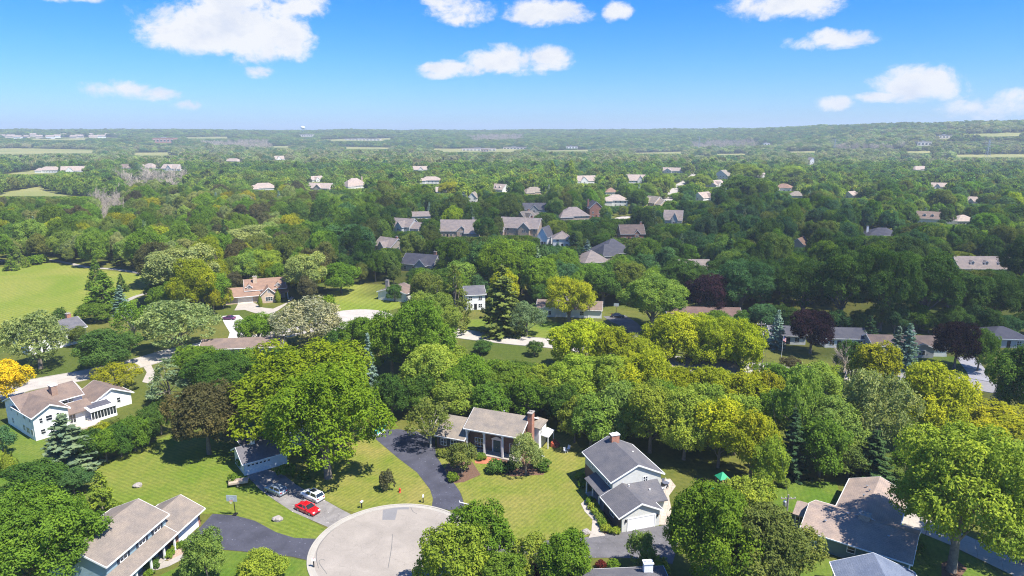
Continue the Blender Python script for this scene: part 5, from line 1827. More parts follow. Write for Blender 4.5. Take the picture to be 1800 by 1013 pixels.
MIXES = {'left': ['mg', 'mg', 'dg', 'br', 'oa', 'lg', 'ol', 'br', 'mg', 'cu'], 'far': ['yg', 'lg', 'mg', 'mg', 'yg', 'lg', 'br', 'dg'], 'right': ['dg', 'mg', 'bg', 'dg', 'mg', 'br', 'lg', 'bg'], 'mid': ['mg', 'dg', 'mg', 'bg', 'br', 'lg', 'dg']}  # sun and cloud shade put into the leaf tints of each area


def pick_tint(x, y):
    u, v = proj(x, y, 8)
    if u < 560:
        m = 'left' if v > 330 else 'far'
    elif v < 345 and u < 1350:
        m = 'far'
    elif u > 1150:
        m = 'right'
    else:
        m = 'mid'
    t = random.choice(MIXES[m])
    r = random.random()
    if r < .012:
        t = 'yy'
    return t


near = jitter_grid(232, 620, 8.6)
X, Y = near[:, 0].copy(), near[:, 1].copy()
# the hand-surveyed foreground keeps its own trees
keep = np.ones(len(X), bool)
for o_, _, f_, x_, y_, _l in PLANTS:
    if f_ != 'bus':
        keep &= (X - x_) ** 2 + (Y - y_) ** 2 > 5.5 ** 2
keep &= ~((X > -50) & (Y < 238))
keep &= ~((X < -130) & (Y < 320) & inside(np.array([G(-260, 640), G(-260, 466), G(265, 478), G(265, 540)]), X, Y))
X, Y = X[keep], Y[keep]
W = rng.uniform(5.5, 14.5, len(X))
Hh = W * rng.uniform(.7, 1.35, len(X)) + 2.5
big = rng.random(len(X)) < .18
W[big] *= 1.25
Hh[big] *= 1.15
ok = fits(X, Y, W, Hh)
X, Y, W, Hh = X[ok], Y[ok], W[ok], Hh[ok]
W = np.minimum(W, np.maximum(Hh * 1.25, 4))
order = np.argsort(Y)
scat = []          # x, y, z, w, h, proto index, tint
n_named = sum(1 for p in PLANTS if p[2] in ('map', 'oak'))
SC_KEYS = ['map_m', 'map_m', 'map_m', 'map_l', 'map_l', 'map_l', 'oak', 'oak', 'map_t', 'map_t', 'wil', 'pin', 'spr']
for i in order:
    x, y, w, hh = X[i], Y[i], W[i], Hh[i]
    tn = pick_tint(x, y)
    r = random.random()
    u, v = proj(x, y, 5)
    infr = -40 < u < 1840
    kind = 'oak' if tn == 'oa' or (r < .16 and tn in ('mg', 'dg', 'br')) else ('spr' if r > .955 else ('pin' if r > .92 else ('wil' if r > .88 else 'map')))
    if kind in ('spr', 'pin'):
        w, hh, tn = min(w, 7.5), max(hh, 9) if hh > 8 else hh, random.choice(['ds', 'ds', 'bl', 'ps', 'br'])
    if infr and n_named < 330:
        plant(kind, x, y, w, hh, tn)
        n_named += kind in ('map', 'oak')
    else:
        key = {'spr': 12, 'pin': 11, 'wil': 10, 'oak': 6 + random.randrange(2)}.get(kind)
        if key is None:
            key = random.randrange(3, 6) if w > 12.5 else (8 + random.randrange(2) if hh / w > 1.32 else random.randrange(3))
        scat.append((x, y, 0, w, hh, key, tn))

# low-detail protos for the distance
far_protos = []
for i in range(4):
    lb = lobes_round(12, 12, .04, 16 + i, .36)
    V, F, var = crown(lb, 1.9, .72, 7)
    far_protos.append((V, F, var, 12, 12))
lb = lobes_cone(7, 13, .02, 18, .2)
V, F, var = crown(lb, 1.5, .6, 6)
far_protos.append((V, F, var, 7, 13))

src = bpy.data.collections.new('scatter_sources')
sizes = []
for i, key in enumerate(SC_KEYS):
    n_same = SC_KEYS[:i].count(key)
    cm, tm, W0, H0, (V, F, var) = PROTO[key][min(n_same, len(PROTO[key]) - 1)]
    me = mesh_np('scatter', V, F, [LEAF_FAR], var)
    o = bpy.data.objects.new('source_%02d' % i, me)
    src.objects.link(o)
    sizes.append((W0, H0))
for i, (V, F, var, W0, H0) in enumerate(far_protos):
    me = mesh_np('scatter', V, F, [LEAF_FAR], var)
    o = bpy.data.objects.new('source_%02d' % (len(SC_KEYS) + i), me)
    src.objects.link(o)
    sizes.append((W0, H0))
for i in range(3):
    me = PROTO['ded'][i][1]
    o = bpy.data.objects.new('source_%02d' % (len(SC_KEYS) + len(far_protos) + i), me)
    src.objects.link(o)
    sizes.append((7, 12))
DEAD0 = len(SC_KEYS) + len(far_protos)
FAR0 = len(SC_KEYS)


def scatter(name, rows, label, cat):
    n = len(rows)
    me = bpy.data.meshes.new(name)
    me.vertices.add(n)
    P = np.array([(r[0], r[1], r[2]) for r in rows], np.float32)
    me.vertices.foreach_set('co', P.ravel())
    S = np.array([(r[3] / sizes[r[5]][0], r[3] / sizes[r[5]][0], r[4] / sizes[r[5]][1]) for r in rows], np.float32)
    I = np.array([r[5] for r in rows], np.int32)
    C = np.ones((n, 4), np.float32)
    for k, r in enumerate(rows):
        C[k, :3] = TINT[r[6]] if isinstance(r[6], str) else r[6]
    C[:, :3] *= rng.uniform(.8, 1.2, (n, 1)) * rng.uniform(.92, 1.08, (n, 3))
    for nm, tp, arr, key in (('scl', 'FLOAT_VECTOR', S.ravel(), 'vector'), ('pid', 'INT', I, 'value'), ('rotz', 'FLOAT', rng.uniform(0, 6.28, n).astype(np.float32), 'value'), ('tint', 'FLOAT_COLOR', C.ravel(), 'color')):
        a = me.attributes.new(nm, tp, 'POINT')
        a.data.foreach_set(key, arr)
    me.update()
    o = link(name, me)
    ng = bpy.data.node_groups.new(name, 'GeometryNodeTree')
    ng.interface.new_socket('Geometry', in_out='INPUT', socket_type='NodeSocketGeometry')
    ng.interface.new_socket('Geometry', in_out='OUTPUT', socket_type='NodeSocketGeometry')
    gi, go = ng.nodes.new('NodeGroupInput'), ng.nodes.new('NodeGroupOutput')
    ci = ng.nodes.new('GeometryNodeCollectionInfo')
    ci.inputs['Collection'].default_value = src
    ci.inputs['Separate Children'].default_value = True
    ci.inputs['Reset Children'].default_value = True
    ip = ng.nodes.new('GeometryNodeInstanceOnPoints')
    ip.inputs['Pick Instance'].default_value = True

    def named(nm, tp):
        a = ng.nodes.new('GeometryNodeInputNamedAttribute')
        a.data_type = tp
        a.inputs['Name'].default_value = nm
        return a.outputs['Attribute']
    cb = ng.nodes.new('ShaderNodeCombineXYZ')
    L_ = ng.links.new
    L_(named('rotz', 'FLOAT'), cb.inputs[2])
    er = ng.nodes.new('FunctionNodeEulerToRotation')
    L_(cb.outputs[0], er.inputs[0])
    L_(gi.outputs[0], ip.inputs['Points'])
    L_(ci.outputs[0], ip.inputs['Instance'])
    L_(named('pid', 'INT'), ip.inputs['Instance Index'])
    L_(er.outputs[0], ip.inputs['Rotation'])
    L_(named('scl', 'FLOAT_VECTOR'), ip.inputs['Scale'])
    L_(ip.outputs[0], go.inputs[0])
    md = o.modifiers.new('scatter', 'NODES')
    md.node_group = ng
    return tag(o, label, cat, None, 'stuff')


scatter('suburban_woodland', scat, 'mixed green trees massed between the houses of the middle distance', 'woodland')

# beyond 600 m
rows = []
for y0, y1, sp, wlo, whi, hk in ((610, 1000, 11, 9, 15, 1.05), (1000, 1750, 14.5, 12, 19, .9), (1750, 2700, 19, 17, 26, .62), (2700, 5000, 27, 26, 38, .42)):
    g = jitter_grid(y0, y1, sp, .82)
    X, Y = g[:, 0], g[:, 1]
    W = rng.uniform(wlo, whi, len(X))
    Hh = W * hk * rng.uniform(.8, 1.25, len(X))
    # thinner planting on the valley floor
    k = np.array([mnoise.noise((x * .006, y * .004, 5)) for x, y in zip(X, Y)])
    thin = (Y > 1150) & (Y < 2100) & (k > .33)
    Hh[thin] *= .35
    ok = fits(X, Y, W, Hh)
    for x, y, w, hh in zip(X[ok], Y[ok], W[ok], Hh[ok]):
        far_mix = ('yg', 'lg', 'mg', 'mg', 'dg', 'br', 'lg') if y < 900 and x < 350 else ('mg', 'bg', 'dg', 'mg', 'br', 'mg', 'lg')
        if 1150 < y < 2700:
            far_mix = ('mg', 'pf', 'oa', 'sv', 'bg', 'pf', 'pf', 'br') if y < 2200 else ('mg', 'bg', 'mg', 'dg', 'bg', 'br', 'oa')
        tn = random.choice(far_mix)
        rows.append((x, y, terrain(x, y) - .3, w, hh, FAR0 + (4 if random.random() < .05 and y < 1400 else random.randrange(4)), tn))
scatter('far_woodland', rows, 'distant woods covering the valley and hills up to the horizon', 'woodland')

rows = []
for poly in DEADP:
    x0, y0 = poly.min(0)
    x1, y1 = poly.max(0)
    d = math.hypot((x0 + x1) / 2, (y0 + y1) / 2)
    n = int(min(420, (x1 - x0) * (y1 - y0) / (48 if d < 900 else 420)))
    X, Y = rng.uniform(x0, x1, n), rng.uniform(y0, y1, n)
    m = inside(poly, X, Y)
    for x, y in zip(X[m], Y[m]):
        w = rng.uniform(6, 10) * (1 if d < 900 else 2.0)
        rows.append((x, y, terrain(x, y), w, rng.uniform(9, 15) * (1 if d < 900 else 1.2), DEAD0 + random.randrange(3), (.3, .3, .3)))
        if random.random() < .95:
            rows.append((x + 4, y - 3, terrain(x, y), rng.uniform(5, 9), rng.uniform(3, 8), FAR0 + random.randrange(4), random.choice(['br', 'sv', 'lg'])))
scatter('dead_ash_stands', rows, 'grey leafless dead ash stands among low green scrub', 'dead trees')


# ================================================================== FAR BUILDINGS
def far_block(label, px, py, w, d, hgt, mat, deg=0, roof=None, bays=6, name='commercial_building'):
    x, y, z = GT(px, py)
    o = empty(name, (x, y, z - 1), R(deg), label, 'building')
    MB().box(-w / 2, 0, 0, w / 2, d, hgt).build('wall', mat, o)
    MB().box(-w / 2 - .5, -.5, hgt, w / 2 + .5, d + .5, hgt + .8).build('roof', roof or SH_PALE, o)
    for i in range(bays):
        cx = -w / 2 + (i + .5) * w / bays
        f = MB().box(cx - w / bays * .32, -.12, hgt * .3, cx + w / bays * .32, .05, hgt * .72).build('window', WHITE, o)
        MB().box(cx - w / bays * .28, -.2, hgt * .34, cx + w / bays * .28, -.1, hgt * .68).build('pane', GLASS, f)
    MB().box(-w * .15, d * .3, hgt + .8, w * .05, d * .6, hgt + 2.6).build('rooftop_unit', STEEL, o)
    return o


CREAM = plain('cream_panel', (.62, .56, .48), .7)
far_block('far red-brown building on the left hillside', 287, 252, 75, 40, 20, plain('far_brick', (.42, .2, .14), .9), 4)
far_block('long low tan building in the far woods left of centre', 637, 248, 150, 30, 9, CREAM, 0, None, 10)
far_block('pale building below the water tower', 538, 241, 60, 30, 12, CREAM, 0)
far_block('wide pale commercial sheds on the valley floor in the centre', 842, 266, 110, 40, 9, CREAM, 0, None, 9)
far_block('smaller brown shed before the valley commercial sheds', 852, 268, 24, 18, 11, plain('far_brown', (.36, .25, .2), .9), 0, None, 3)
far_block('pale long shed right of the valley commercial sheds', 905, 263, 80, 25, 8, CREAM, -4, None, 7)
far_block('white valley building with stepped roof right of centre', 1005, 262, 40, 20, 9, SD_WHITE, 0, None, 4)
far_block('pale house row on the right hillside beneath the ridge', 1625, 257, 34, 18, 11, CREAM, -5, None, 4)
far_block('bright building by the cleared track on the right hillside', 1662, 244, 36, 16, 9, CREAM, 0, None, 4)
far_block('small white shed on the right wooded slope', 1348, 256, 20, 12, 8, SD_WHITE, 0, None, 2)
rr = random.Random(3)
for i in range(16):       # subdivision on the far left slope
    px = 5 + i * 13.5 + rr.uniform(-4, 4)
    py = 243 + rr.uniform(-2.2, 2.2)
    x, y, z = GT(px, py)
    o = empty('distant_house', (x, y, z), R(rr.uniform(-30, 30)), 'pale house on the far left hillside, %s from the left edge' % ('first second third fourth fifth sixth seventh eighth ninth tenth eleventh twelfth thirteenth fourteenth fifteenth sixteenth'.split()[i]), 'house', 'houses on the far left hillside')
    w = rr.uniform(20, 30)
    MB().box(-w / 2, 0, 0, w / 2, 12, 9).build('wall', rr.choice([CREAM, SD_WHITE, SD_TAN]), o)
    MB().prism([(-w / 2 - 1, -1, 9), (-w / 2 - 1, 13, 9), (-w / 2 - 1, 6, 15)], [(w / 2 + 1, -1, 9), (w / 2 + 1, 13, 9), (w / 2 + 1, 6, 15)]).build('roof', SH_PALE, o)

x, y, z = GT(533, 236)
o = empty('water_tower', (x, y, z - 6), 0, 'white mushroom-shaped water tower on the far ridge', 'water tower')
o.scale = (.72, .72, .8)
MB().lathe([(5, 0), (3.2, 8), (3, 34), (6, 40)], sides=14).build('stem', WHITE, o, True)
MB().lathe([(6, 40), (14, 43), (16, 48), (14, 53), (7, 56.5), (1, 57.5)], sides=18).build('tank', WHITE, o, True)
for lab, px, py, top in (('lattice power pylon at the left end of the valley line', 1228, 272, 240), ('lattice power pylon in the middle of the valley line', 1466, 271, 245), ('lattice power pylon at the right end of the valley line', 1735, 280, 246)):
    x, y, z = GT(px, py)
    hh = height_at(x, y, top) - z
    o = empty('power_pylon', (x, y, z), 0, lab, 'pylon', 'power pylons in the valley')
    for sx in (-1, 1):
        for sy in (-1, 1):
            MB().tube([(sx * 4, sy * 4, 0), (sx * 1.6, sy * 1.6, hh * .6), (sx * .6, sy * .6, hh)], .28, 4).build('leg', STEEL, o)
    for f in (.15, .3, .45, .6, .75):
        r0 = 4 - 2.4 * f / .6 if f < .6 else 1.4
        for sy in (-1, 1):
            MB().tube([(-r0, sy * r0, hh * f), (r0 * .7, sy * r0 * .7, hh * (f + .15))], .16, 4).build('brace', STEEL, o)
    for f, w in ((.72, 8), (.85, 10), (.97, 7)):
        MB().tube([(-w, 0, hh * f), (0, 0, hh * f + 1.5), (w, 0, hh * f)], .25, 4).build('cross_arm', STEEL, o)


# ================================================================== VEHICLES
RUBBER = plain('rubber', (.02, .02, .021), .85)
LAMP = plain('headlamp', (.75, .78, .8), .15, .05)
TAIL = plain('tail_lamp', (.35, .015, .015), .25, .05)


def carpaint(name, col, rough=.25, metal=.0):
    m, nt, b = newmat(name)
    c = ramp_node(nt, noise_node(nt, 2, 3), [(.3, tuple(x * .93 for x in col)), (.7, col)])
    nt.links.new(c, b.inputs['Base Color'])
    b.inputs['Roughness'].default_value = rough
    b.inputs['Metallic'].default_value = metal
    b.inputs['Coat Weight'].default_value = .6
    b.inputs['Coat Roughness'].default_value = .08
    return m


def loft(k, st):
    """Closed body through matching cross-sections."""
    n = len(k.v)
    m = len(st[0])
    for s_ in st:
        k.v += s_
    for i in range(len(st) - 1):
        for j in range(m):
            j2 = (j + 1) % m
            k.f.append((n + i * m + j, n + i * m + j2, n + (i + 1) * m + j2, n + (i + 1) * m + j))
    k.f.append(tuple(n + j for j in range(m - 1, -1, -1)))
    k.f.append(tuple(n + (len(st) - 1) * m + j for j in range(m)))
    return k


def car(label, xy, deg, paint, suv=False, L_=4.6, W_=1.84, Hc=1.45, sunroof=False):
    o = empty('parked_car', xy, R(deg), label, 'car', 'parked cars')
    if suv:
        prof = [(-.5, .62, .9), (-.485, .9, .97), (-.45, 1.02, 1.0), (-.2, 1.02, 1), (.1, 1.02, 1), (.22, 1.0, 1), (.40, .93, .97), (.475, .80, .9), (.5, .6, .8)]
        cab = [(-.475, 1.02, -.40, Hc), (.235, 1.0, .06, Hc)]
        roofx = (-.41, .07)
    else:
        prof = [(-.5, .58, .88), (-.485, .84, .95), (-.44, .93, .98), (-.28, .95, 1), (.0, .93, 1), (.2, .92, 1), (.38, .82, .97), (.47, .70, .9), (.5, .52, .8)]
        cab = [(-.36, .94, -.20, Hc), (.22, .91, .05, Hc)]
        roofx = (-.21, .06)
    w = W_ / 2
    st = []
    for fx, zt, kw in prof:
        x = fx * L_
        st.append([(x, -w * kw, .28), (x, -w * kw, zt * .72), (x, -w * kw * .93, zt), (x, -w * .4, zt + .02), (x, w * .4, zt + .02), (x, w * kw * .93, zt), (x, w * kw, zt * .72), (x, w * kw, .28)])
    body = loft(MB(), st).build('body', paint, o, True)
    zb = .9
    xr0, xr1 = cab[0][2] * L_, cab[1][2] * L_
    xb0, xb1 = cab[0][0] * L_, cab[1][0] * L_
    sec = lambda x, z, ww: [(x, -ww, z), (x, ww, z)]
    g = MB()
    g.prism([(xb0, -w * .9, zb), (xb1, -w * .9, zb), (xb1, w * .9, zb), (xb0, w * .9, zb)], [(xr0, -w * .70, Hc - .03), (xr1, -w * .70, Hc - .03), (xr1, w * .70, Hc - .03), (xr0, w * .70, Hc - .03)])
    g.build('window_glass', GLASS, o)
    MB().prism([(xr0 - .06, -w * .72, Hc - .05), (xr1 + .06, -w * .72, Hc - .05), (xr1 + .06, w * .72, Hc - .05), (xr0 - .06, w * .72, Hc - .05)],
               [(xr0 + .1, -w * .6, Hc + .03), (xr1 - .1, -w * .6, Hc + .03), (xr1 - .1, w * .6, Hc + .03), (xr0 + .1, w * .6, Hc + .03)]).build('roof_panel', paint, o)
    if sunroof:
        MB().box(xr1 - 1.3, -w * .5, Hc + .02, xr1 - .25, w * .5, Hc + .045).build('sunroof', GLASS, o)
    for sy in (-1, 1):
        for fb, ft in ((cab[0][0], cab[0][2]), (cab[1][0], cab[1][2]), (-.06 if not suv else -.1, -.06 if not suv else -.1)):
            MB().tube([(fb * L_, sy * w * .91, zb), (ft * L_, sy * w * .715, Hc - .02)], .05, 5).build('pillar', paint, o)
        MB().box(L_ * .12, sy * w * 1.02 - .1, .98, L_ * .12 + .16, sy * w * 1.02 + .1, 1.12).build('mirror', paint, o)
        MB().box(L_ * .455, sy * w * .62 - .2, .60, L_ * .497, sy * w * .62 + .2, .74).build('headlight', LAMP, o)
        MB().box(-L_ * .503, sy * w * .66 - .17, .72, -L_ * .475, sy * w * .66 + .17, .9).build('tail_light', TAIL, o)
        for fx in (-.3, .31):
            c = Vector((fx * L_, sy * (w - .09), .33))
            t = MB().tube([tuple(c - Vector((0, .11, 0))), tuple(c + Vector((0, .11, 0)))], .33, 16).build('wheel', RUBBER, o)
            MB().tube([tuple(c + Vector((0, sy * .08, 0))), tuple(c + Vector((0, sy * .125, 0)))], .21, 10).build('rim', STEEL, t)
    MB().box(-L_ * .508, -.26, .5, -L_ * .49, .26, .62).build('licence_plate', WHITE, o)
    MB().box(L_ * .485, -w * .5, .36, L_ * .502, w * .5, .5).build('grille', BLACK, o)
    return o


da = math.degrees(math.atan2(-1.9, 3.0))
car('bright red sedan parked at the lower end of the grey driveway', G(541, 899), da, carpaint('paint_red', (.62, .008, .012)), L_=4.5)
car('white crossover with dark sunroof parked beside the red sedan', G(549, 876), da + 178, carpaint('paint_white', (.82, .83, .84)), True, 4.6, 1.88, 1.62, True)
car('silver-blue hatchback parked nearest the white garage', G(485, 866), da + 180, carpaint('paint_silver', (.36, .42, .48), .28, .5), True, 4.4, 1.82, 1.5)
car('dark purple car on the bright white driveway in the back street', G(402, 562), 175, carpaint('paint_purple', (.10, .02, .09)), L_=4.6)
car('dark blue car parked beside the long white ranch garage', G(1086, 558), -14, carpaint('paint_dark', (.02, .025, .04)), L_=4.6)


# ================================================================== SMALL THINGS
def mailbox(label, px, py, deg):
    o = empty('mailbox', G(px, py), R(deg), label, 'mailbox', 'kerbside mailboxes')
    MB().box(-.07, -.07, 0, .07, .07, 1.15).build('post', BLACK, o)
    MB().prism([(-.28, -.14, 1.15), (-.28, .14, 1.15), (-.28, .14, 1.32), (-.28, .08, 1.42), (-.28, -.08, 1.42), (-.28, -.14, 1.32)], [(.28, -.14, 1.15), (.28, .14, 1.15), (.28, .14, 1.32), (.28, .08, 1.42), (.28, -.08, 1.42), (.28, -.14, 1.32)]).build('box', plain('mailbox_white', (.75, .75, .74), .5), o)
    MB().box(-.1, .15, 1.3, .02, .17, 1.5).build('flag', plain('flag_red', (.5, .03, .03)), o)


mailbox('mailbox on black post at the grey driveway kerb', 636, 894, 60)
mailbox('mailbox on black post left of the sealed driveway mouth', 744, 884, 90)
mailbox('mailbox on black post at the bottom left kerb of the turning circle', 552, 998, 0)


def hoop(label, px, py, deg, top):
    x, y = G(px, py)
    o = empty('basketball_hoop', (x, y), R(deg), label, 'basketball hoop')
    MB().box(-.55, -.3, 0, .25, .3, .2).build('base', BLACK, o)
    MB().tube([(-.2, 0, .15), (-.05, 0, 2.9), (.45, 0, 3.3)], .07, 7).build('pole', BLACK, o)
    b = MB().box(.5, -.9, 2.85, .56, .9, 3.95).build('backboard', plain('acrylic', (.36, .42, .42), .2), o)
    MB().box(.565, -.3, 3.1, .575, .3, 3.14).box(.565, -.3, 3.5, .575, .3, 3.54).box(.565, -.3, 3.14, .575, -.26, 3.5).box(.565, .26, 3.14, .575, .3, 3.5).build('target_square', WHITE, b)
    pts = [(.82 + .23 * math.cos(t * math.pi / 8), .23 * math.sin(t * math.pi / 8), 3.05) for t in range(17)]
    MB().tube(pts, .02, 5, False).build('rim', plain('rim_orange', (.6, .12, .02)), o)
    k = MB()
    for t in range(8):
        a = t * math.pi / 4
        k.tube([(.82 + .22 * math.cos(a), .22 * math.sin(a), 3.04), (.82 + .12 * math.cos(a + .3), .12 * math.sin(a + .3), 2.6)], .012, 4, False)
    k.build('net', WHITE, o)


hoop('portable basketball hoop at the edge of the dark driveway', 413, 906, -95, 880)
hoop('white basketball backboard behind the long white ranch', 1083, 552, -100, 540)


def boulder(label, px, py, r):
    o = MB()
    import bmesh
    bm = bmesh.new()
    bmesh.ops.create_icosphere(bm, subdivisions=3, radius=1)
    for v in bm.verts:
        n = mnoise.fractal(v.co * 1.3 + Vector((px, 0, 0)), 1, 2, 3)
        v.co *= 1 + .28 * n
        v.co.z *= .62
    me = bpy.data.meshes.new('boulder')
    bm.to_mesh(me)
    bm.free()
    me.materials.append(plain('granite', (.3, .27, .245), .9, .3, 3))
    b = link('boulder', me, None, (*G(px, py), r * .3))
    b.scale = (r, r * .8, r)
    tag(b, label, 'boulder')


boulder('grey boulder on the lawn strip beside the parked cars', 488, 915, .85)
boulder('pale flat boulder in the middle of the left lawn', 242, 856, .8)
boulder('white stone at the foot of the curving path', 1030, 937, .7)

o = empty('utility_trailer', G(420, 853), R(18), 'low wooden utility trailer beside the white garage', 'trailer')
WOODT = plain('trailer_wood', (.42, .34, .27), .8)
MB().box(-1.6, -.75, .55, 1.6, .75, .62).build('deck', WOODT, o)
for y0 in (-.78, .73):
    MB().box(-1.6, y0, .62, 1.6, y0 + .05, .95).build('side_board', WOODT, o)
for x0 in (-1.65, 1.6):
    MB().box(x0, -.78, .62, x0 + .05, .78, .95).build('end_board', WOODT, o)
MB().tube([(1.6, 0, .5), (2.7, 0, .45)], .05, 6).build('tongue', BLACK, o)
for y0 in (-.9, .9):
    w_ = MB().tube([(-.1, y0 - .09, .32), (-.1, y0 + .09, .32)], .32, 14).build('wheel', RUBBER, o)
    MB().tube([(-.1, y0 - .1, .32), (-.1, y0 + .1, .32)], .14, 8).build('rim', STEEL, w_)

o = empty('fire_hydrant', G(703, 866), 0, 'red fire hydrant on the dry lawn above the turning circle', 'hydrant')
HYD = plain('hydrant_red', (.6, .06, .03), .5)
MB().lathe([(.22, 0), (.22, .08), (.15, .1), (.15, .6), (.19, .62), (.19, .7), (.12, .82), (.04, .9)], sides=12).build('barrel', HYD, o, True)
for a in (0, math.pi / 2, math.pi):
    MB().tube([(0, 0, .48), (.26 * math.cos(a), .26 * math.sin(a), .48)], .075, 8).build('nozzle', HYD, o)

# play set with green canopy
o = empty('play_set', G(1268, 862), R(15), 'wooden play tower with bright green peaked roof and slide', 'play set')
o.scale = (.82, .82, .88)
TIM = plain('timber', (.3, .17, .1), .8)
for sx in (-.9, .9):
    for sy in (-.9, .9):
        MB().box(sx - .07, sy - .07, 0, sx + .07, sy + .07, 3.0).build('post', TIM, o)
MB().box(-1, -1, 1.4, 1, 1, 1.5).build('platform', TIM, o)
for sy in (-.95, .9):
    MB().box(-.9, sy, 1.5, .9, sy + .05, 2.1).build('railing', TIM, o)
GRN = plain('green_canvas', (.02, .32, .15), .6)
MB().face((-1.2, -1.2, 2.9), (1.2, -1.2, 2.9), (0, 0, 4.1)).face((1.2, -1.2, 2.9), (1.2, 1.2, 2.9), (0, 0, 4.1)).face((1.2, 1.2, 2.9), (-1.2, 1.2, 2.9), (0, 0, 4.1)).face((-1.2, 1.2, 2.9), (-1.2, -1.2, 2.9), (0, 0, 4.1)).face((-1.2, -1.2, 2.9), (-1.2, 1.2, 2.9), (1.2, 1.2, 2.9), (1.2, -1.2, 2.9)).build('canopy', GRN, o)
MB().prism([(-1, -.35, 1.45), (-1, .35, 1.45), (-1, .35, 1.55), (-1, -.35, 1.55)], [(-3.2, -.35, .1), (-3.2, .35, .1), (-3.2, .35, .2), (-3.2, -.35, .2)]).build('slide', GRN, o)

# poles and wires
WOODP = plain('pole_wood', (.27, .23, .2), .9, .2, 4)


def pole(label, px, py, top, arm=True, tank=False):
    x, y = G(px, py)
    hh = height_at(x, y, top)
    o = empty('utility_pole', (x, y), 0, label, 'utility pole', 'utility poles')
    MB().tube([(0, 0, -.2), (0, 0, hh)], [.2, .13], 8).build('pole', WOODP, o)
    if arm:
        MB().box(-1.1, -.06, hh - .7, 1.1, .06, hh - .56).build('cross_arm', WOODP, o)
        for xx in (-1, -.4, .4, 1):
            MB().lathe([(.05, 0), (.07, .08), (.04, .2)], (xx, 0, hh - .56), 6).build('insulator', WHITE, o)
    if tank:
        MB().lathe([(.26, 0), (.28, .1), (.28, .8), (.2, .9)], (-.45, 0, hh - 1.9), 10).build('transformer', STEEL, o)
    return Vector((x, y, hh - .4))


p1 = pole('utility pole with transformer left of the teal ranch lawn', 1377, 962, 870, True, True)
p2 = pole('taller of the utility poles above the yellow-green belt', 1330, 668, 566, True)
p3 = pole('shorter utility pole close beside the taller one', 1337, 672, 580, True, True)
p4 = Vector((175, 118, 9.5))


def wire(label, a, b, sag):
    pts = [tuple(a.lerp(b, t / 14) + Vector((0, 0, -sag * 4 * (t / 14) * (1 - t / 14)))) for t in range(15)]
    tag(MB().tube(pts, .03, 4).build('power_line', BLACK), label, 'cable', 'overhead power lines')


wire('overhead cable from the transformer pole to the taller pole', p1, p2, 1.2)
wire('overhead cable running right from the shorter pole over the belt', p3, p4, 2.5)

o = empty('flagpole', G(1373, 634), 0, 'slim flagpole with small flag on the shaded front lawn', 'flagpole')
MB().tube([(0, 0, 0), (0, 0, 7.2)], [.06, .03], 8).build('pole', WHITE, o)
MB().lathe([(.02, 0), (.09, .08), (.02, .17)], (0, 0, 7.2), 8).build('finial', plain('brass', (.6, .42, .12), .3, .05, 1, .8), o)
k = MB()
for i in range(7):          # stripes, folded as it hangs
    z1 = 6.9 - i * .16
    k = MB()
    for j in range(4):
        x0, x1 = .06 + j * .2, .06 + (j + 1) * .2
        k.prism([(x0, .05 * math.sin(j * 1.8), z1 - .16 - j * .12), (x1, .05 * math.sin((j + 1) * 1.8), z1 - .16 - (j + 1) * .12), (x1, .05 * math.sin((j + 1) * 1.8), z1 - (j + 1) * .12), (x0, .05 * math.sin(j * 1.8), z1 - j * .12)],
                [(x0, .05 * math.sin(j * 1.8) + .012, z1 - .16 - j * .12), (x1, .05 * math.sin((j + 1) * 1.8) + .012, z1 - .16 - (j + 1) * .12), (x1, .05 * math.sin((j + 1) * 1.8) + .012, z1 - (j + 1) * .12), (x0, .05 * math.sin(j * 1.8) + .012, z1 - j * .12)])
    k.build('flag_stripe', plain('flag_red', (.5, .03, .03)) if i % 2 == 0 else WHITE, o)
MB().box(.06, -.03, 6.35, .42, .075, 6.9).build('flag_canton', plain('flag_blue', (.03, .05, .2)), o)

# garden furniture
def chair(label, xy, deg, mat, group):
    o = empty('garden_chair', xy, R(deg), label, 'chair', group)
    MB().box(-.28, -.28, .4, .28, .28, .46).build('seat', mat, o)
    MB().prism([(-.28, .26, .46), (.28, .26, .46), (.28, .31, .46), (-.28, .31, .46)], [(-.28, .4, 1.0), (.28, .4, 1.0), (.28, .45, 1.0), (-.28, .45, 1.0)]).build('backrest', mat, o)
    for sx in (-.25, .25):
        for sy in (-.25, .25):
            MB().box(sx - .03, sy - .03, 0, sx + .03, sy + .03, .4).build('leg', mat, o)


WHITEP = plain('white_plastic', (.72, .73, .76), .5)
DKF = plain('dark_furniture', (.12, .13, .17), .6)
for i, (px, py, dg, mt, lb) in enumerate([(1166, 852, 0, DKF, 'dark garden chair nearest the house corner on the patio'), (1174, 850, 80, WHITEP, 'pale garden chair at the back of the patio'), (1172, 858, 160, DKF, 'dark garden chair in the middle of the patio'), (1166, 862, 220, WHITEP, 'pale garden chair at the front of the patio')]):
    chair(lb, G(px, py), dg, mt, 'patio chairs')
chair('white garden chair on the shaded lawn right of the columned house', G(994, 796), 30, WHITEP, 'lawn chairs')
chair('second white garden chair on the shaded lawn beside its twin', G(999, 792), -30, WHITEP, 'lawn chairs')
o = empty('patio_table', G(1170, 855), R(18), 'round dark table on the patio among chairs', 'table')
MB().lathe([(.6, .70), (.62, .72), (.6, .76)], sides=18).build('top', DKF, o)
MB().lathe([(.3, 0), (.05, .06), (.05, .7)], sides=10).build('pedestal', DKF, o)
o = empty('barbecue_grill', G(1168, 882), R(18), 'black kettle grill on the patio by the garage wing', 'grill')
MB().lathe([(.05, .62), (.28, .72), (.33, .85), (.28, 1.0), (.05, 1.1)], sides=14).build('bowl', BLACK, o, True)
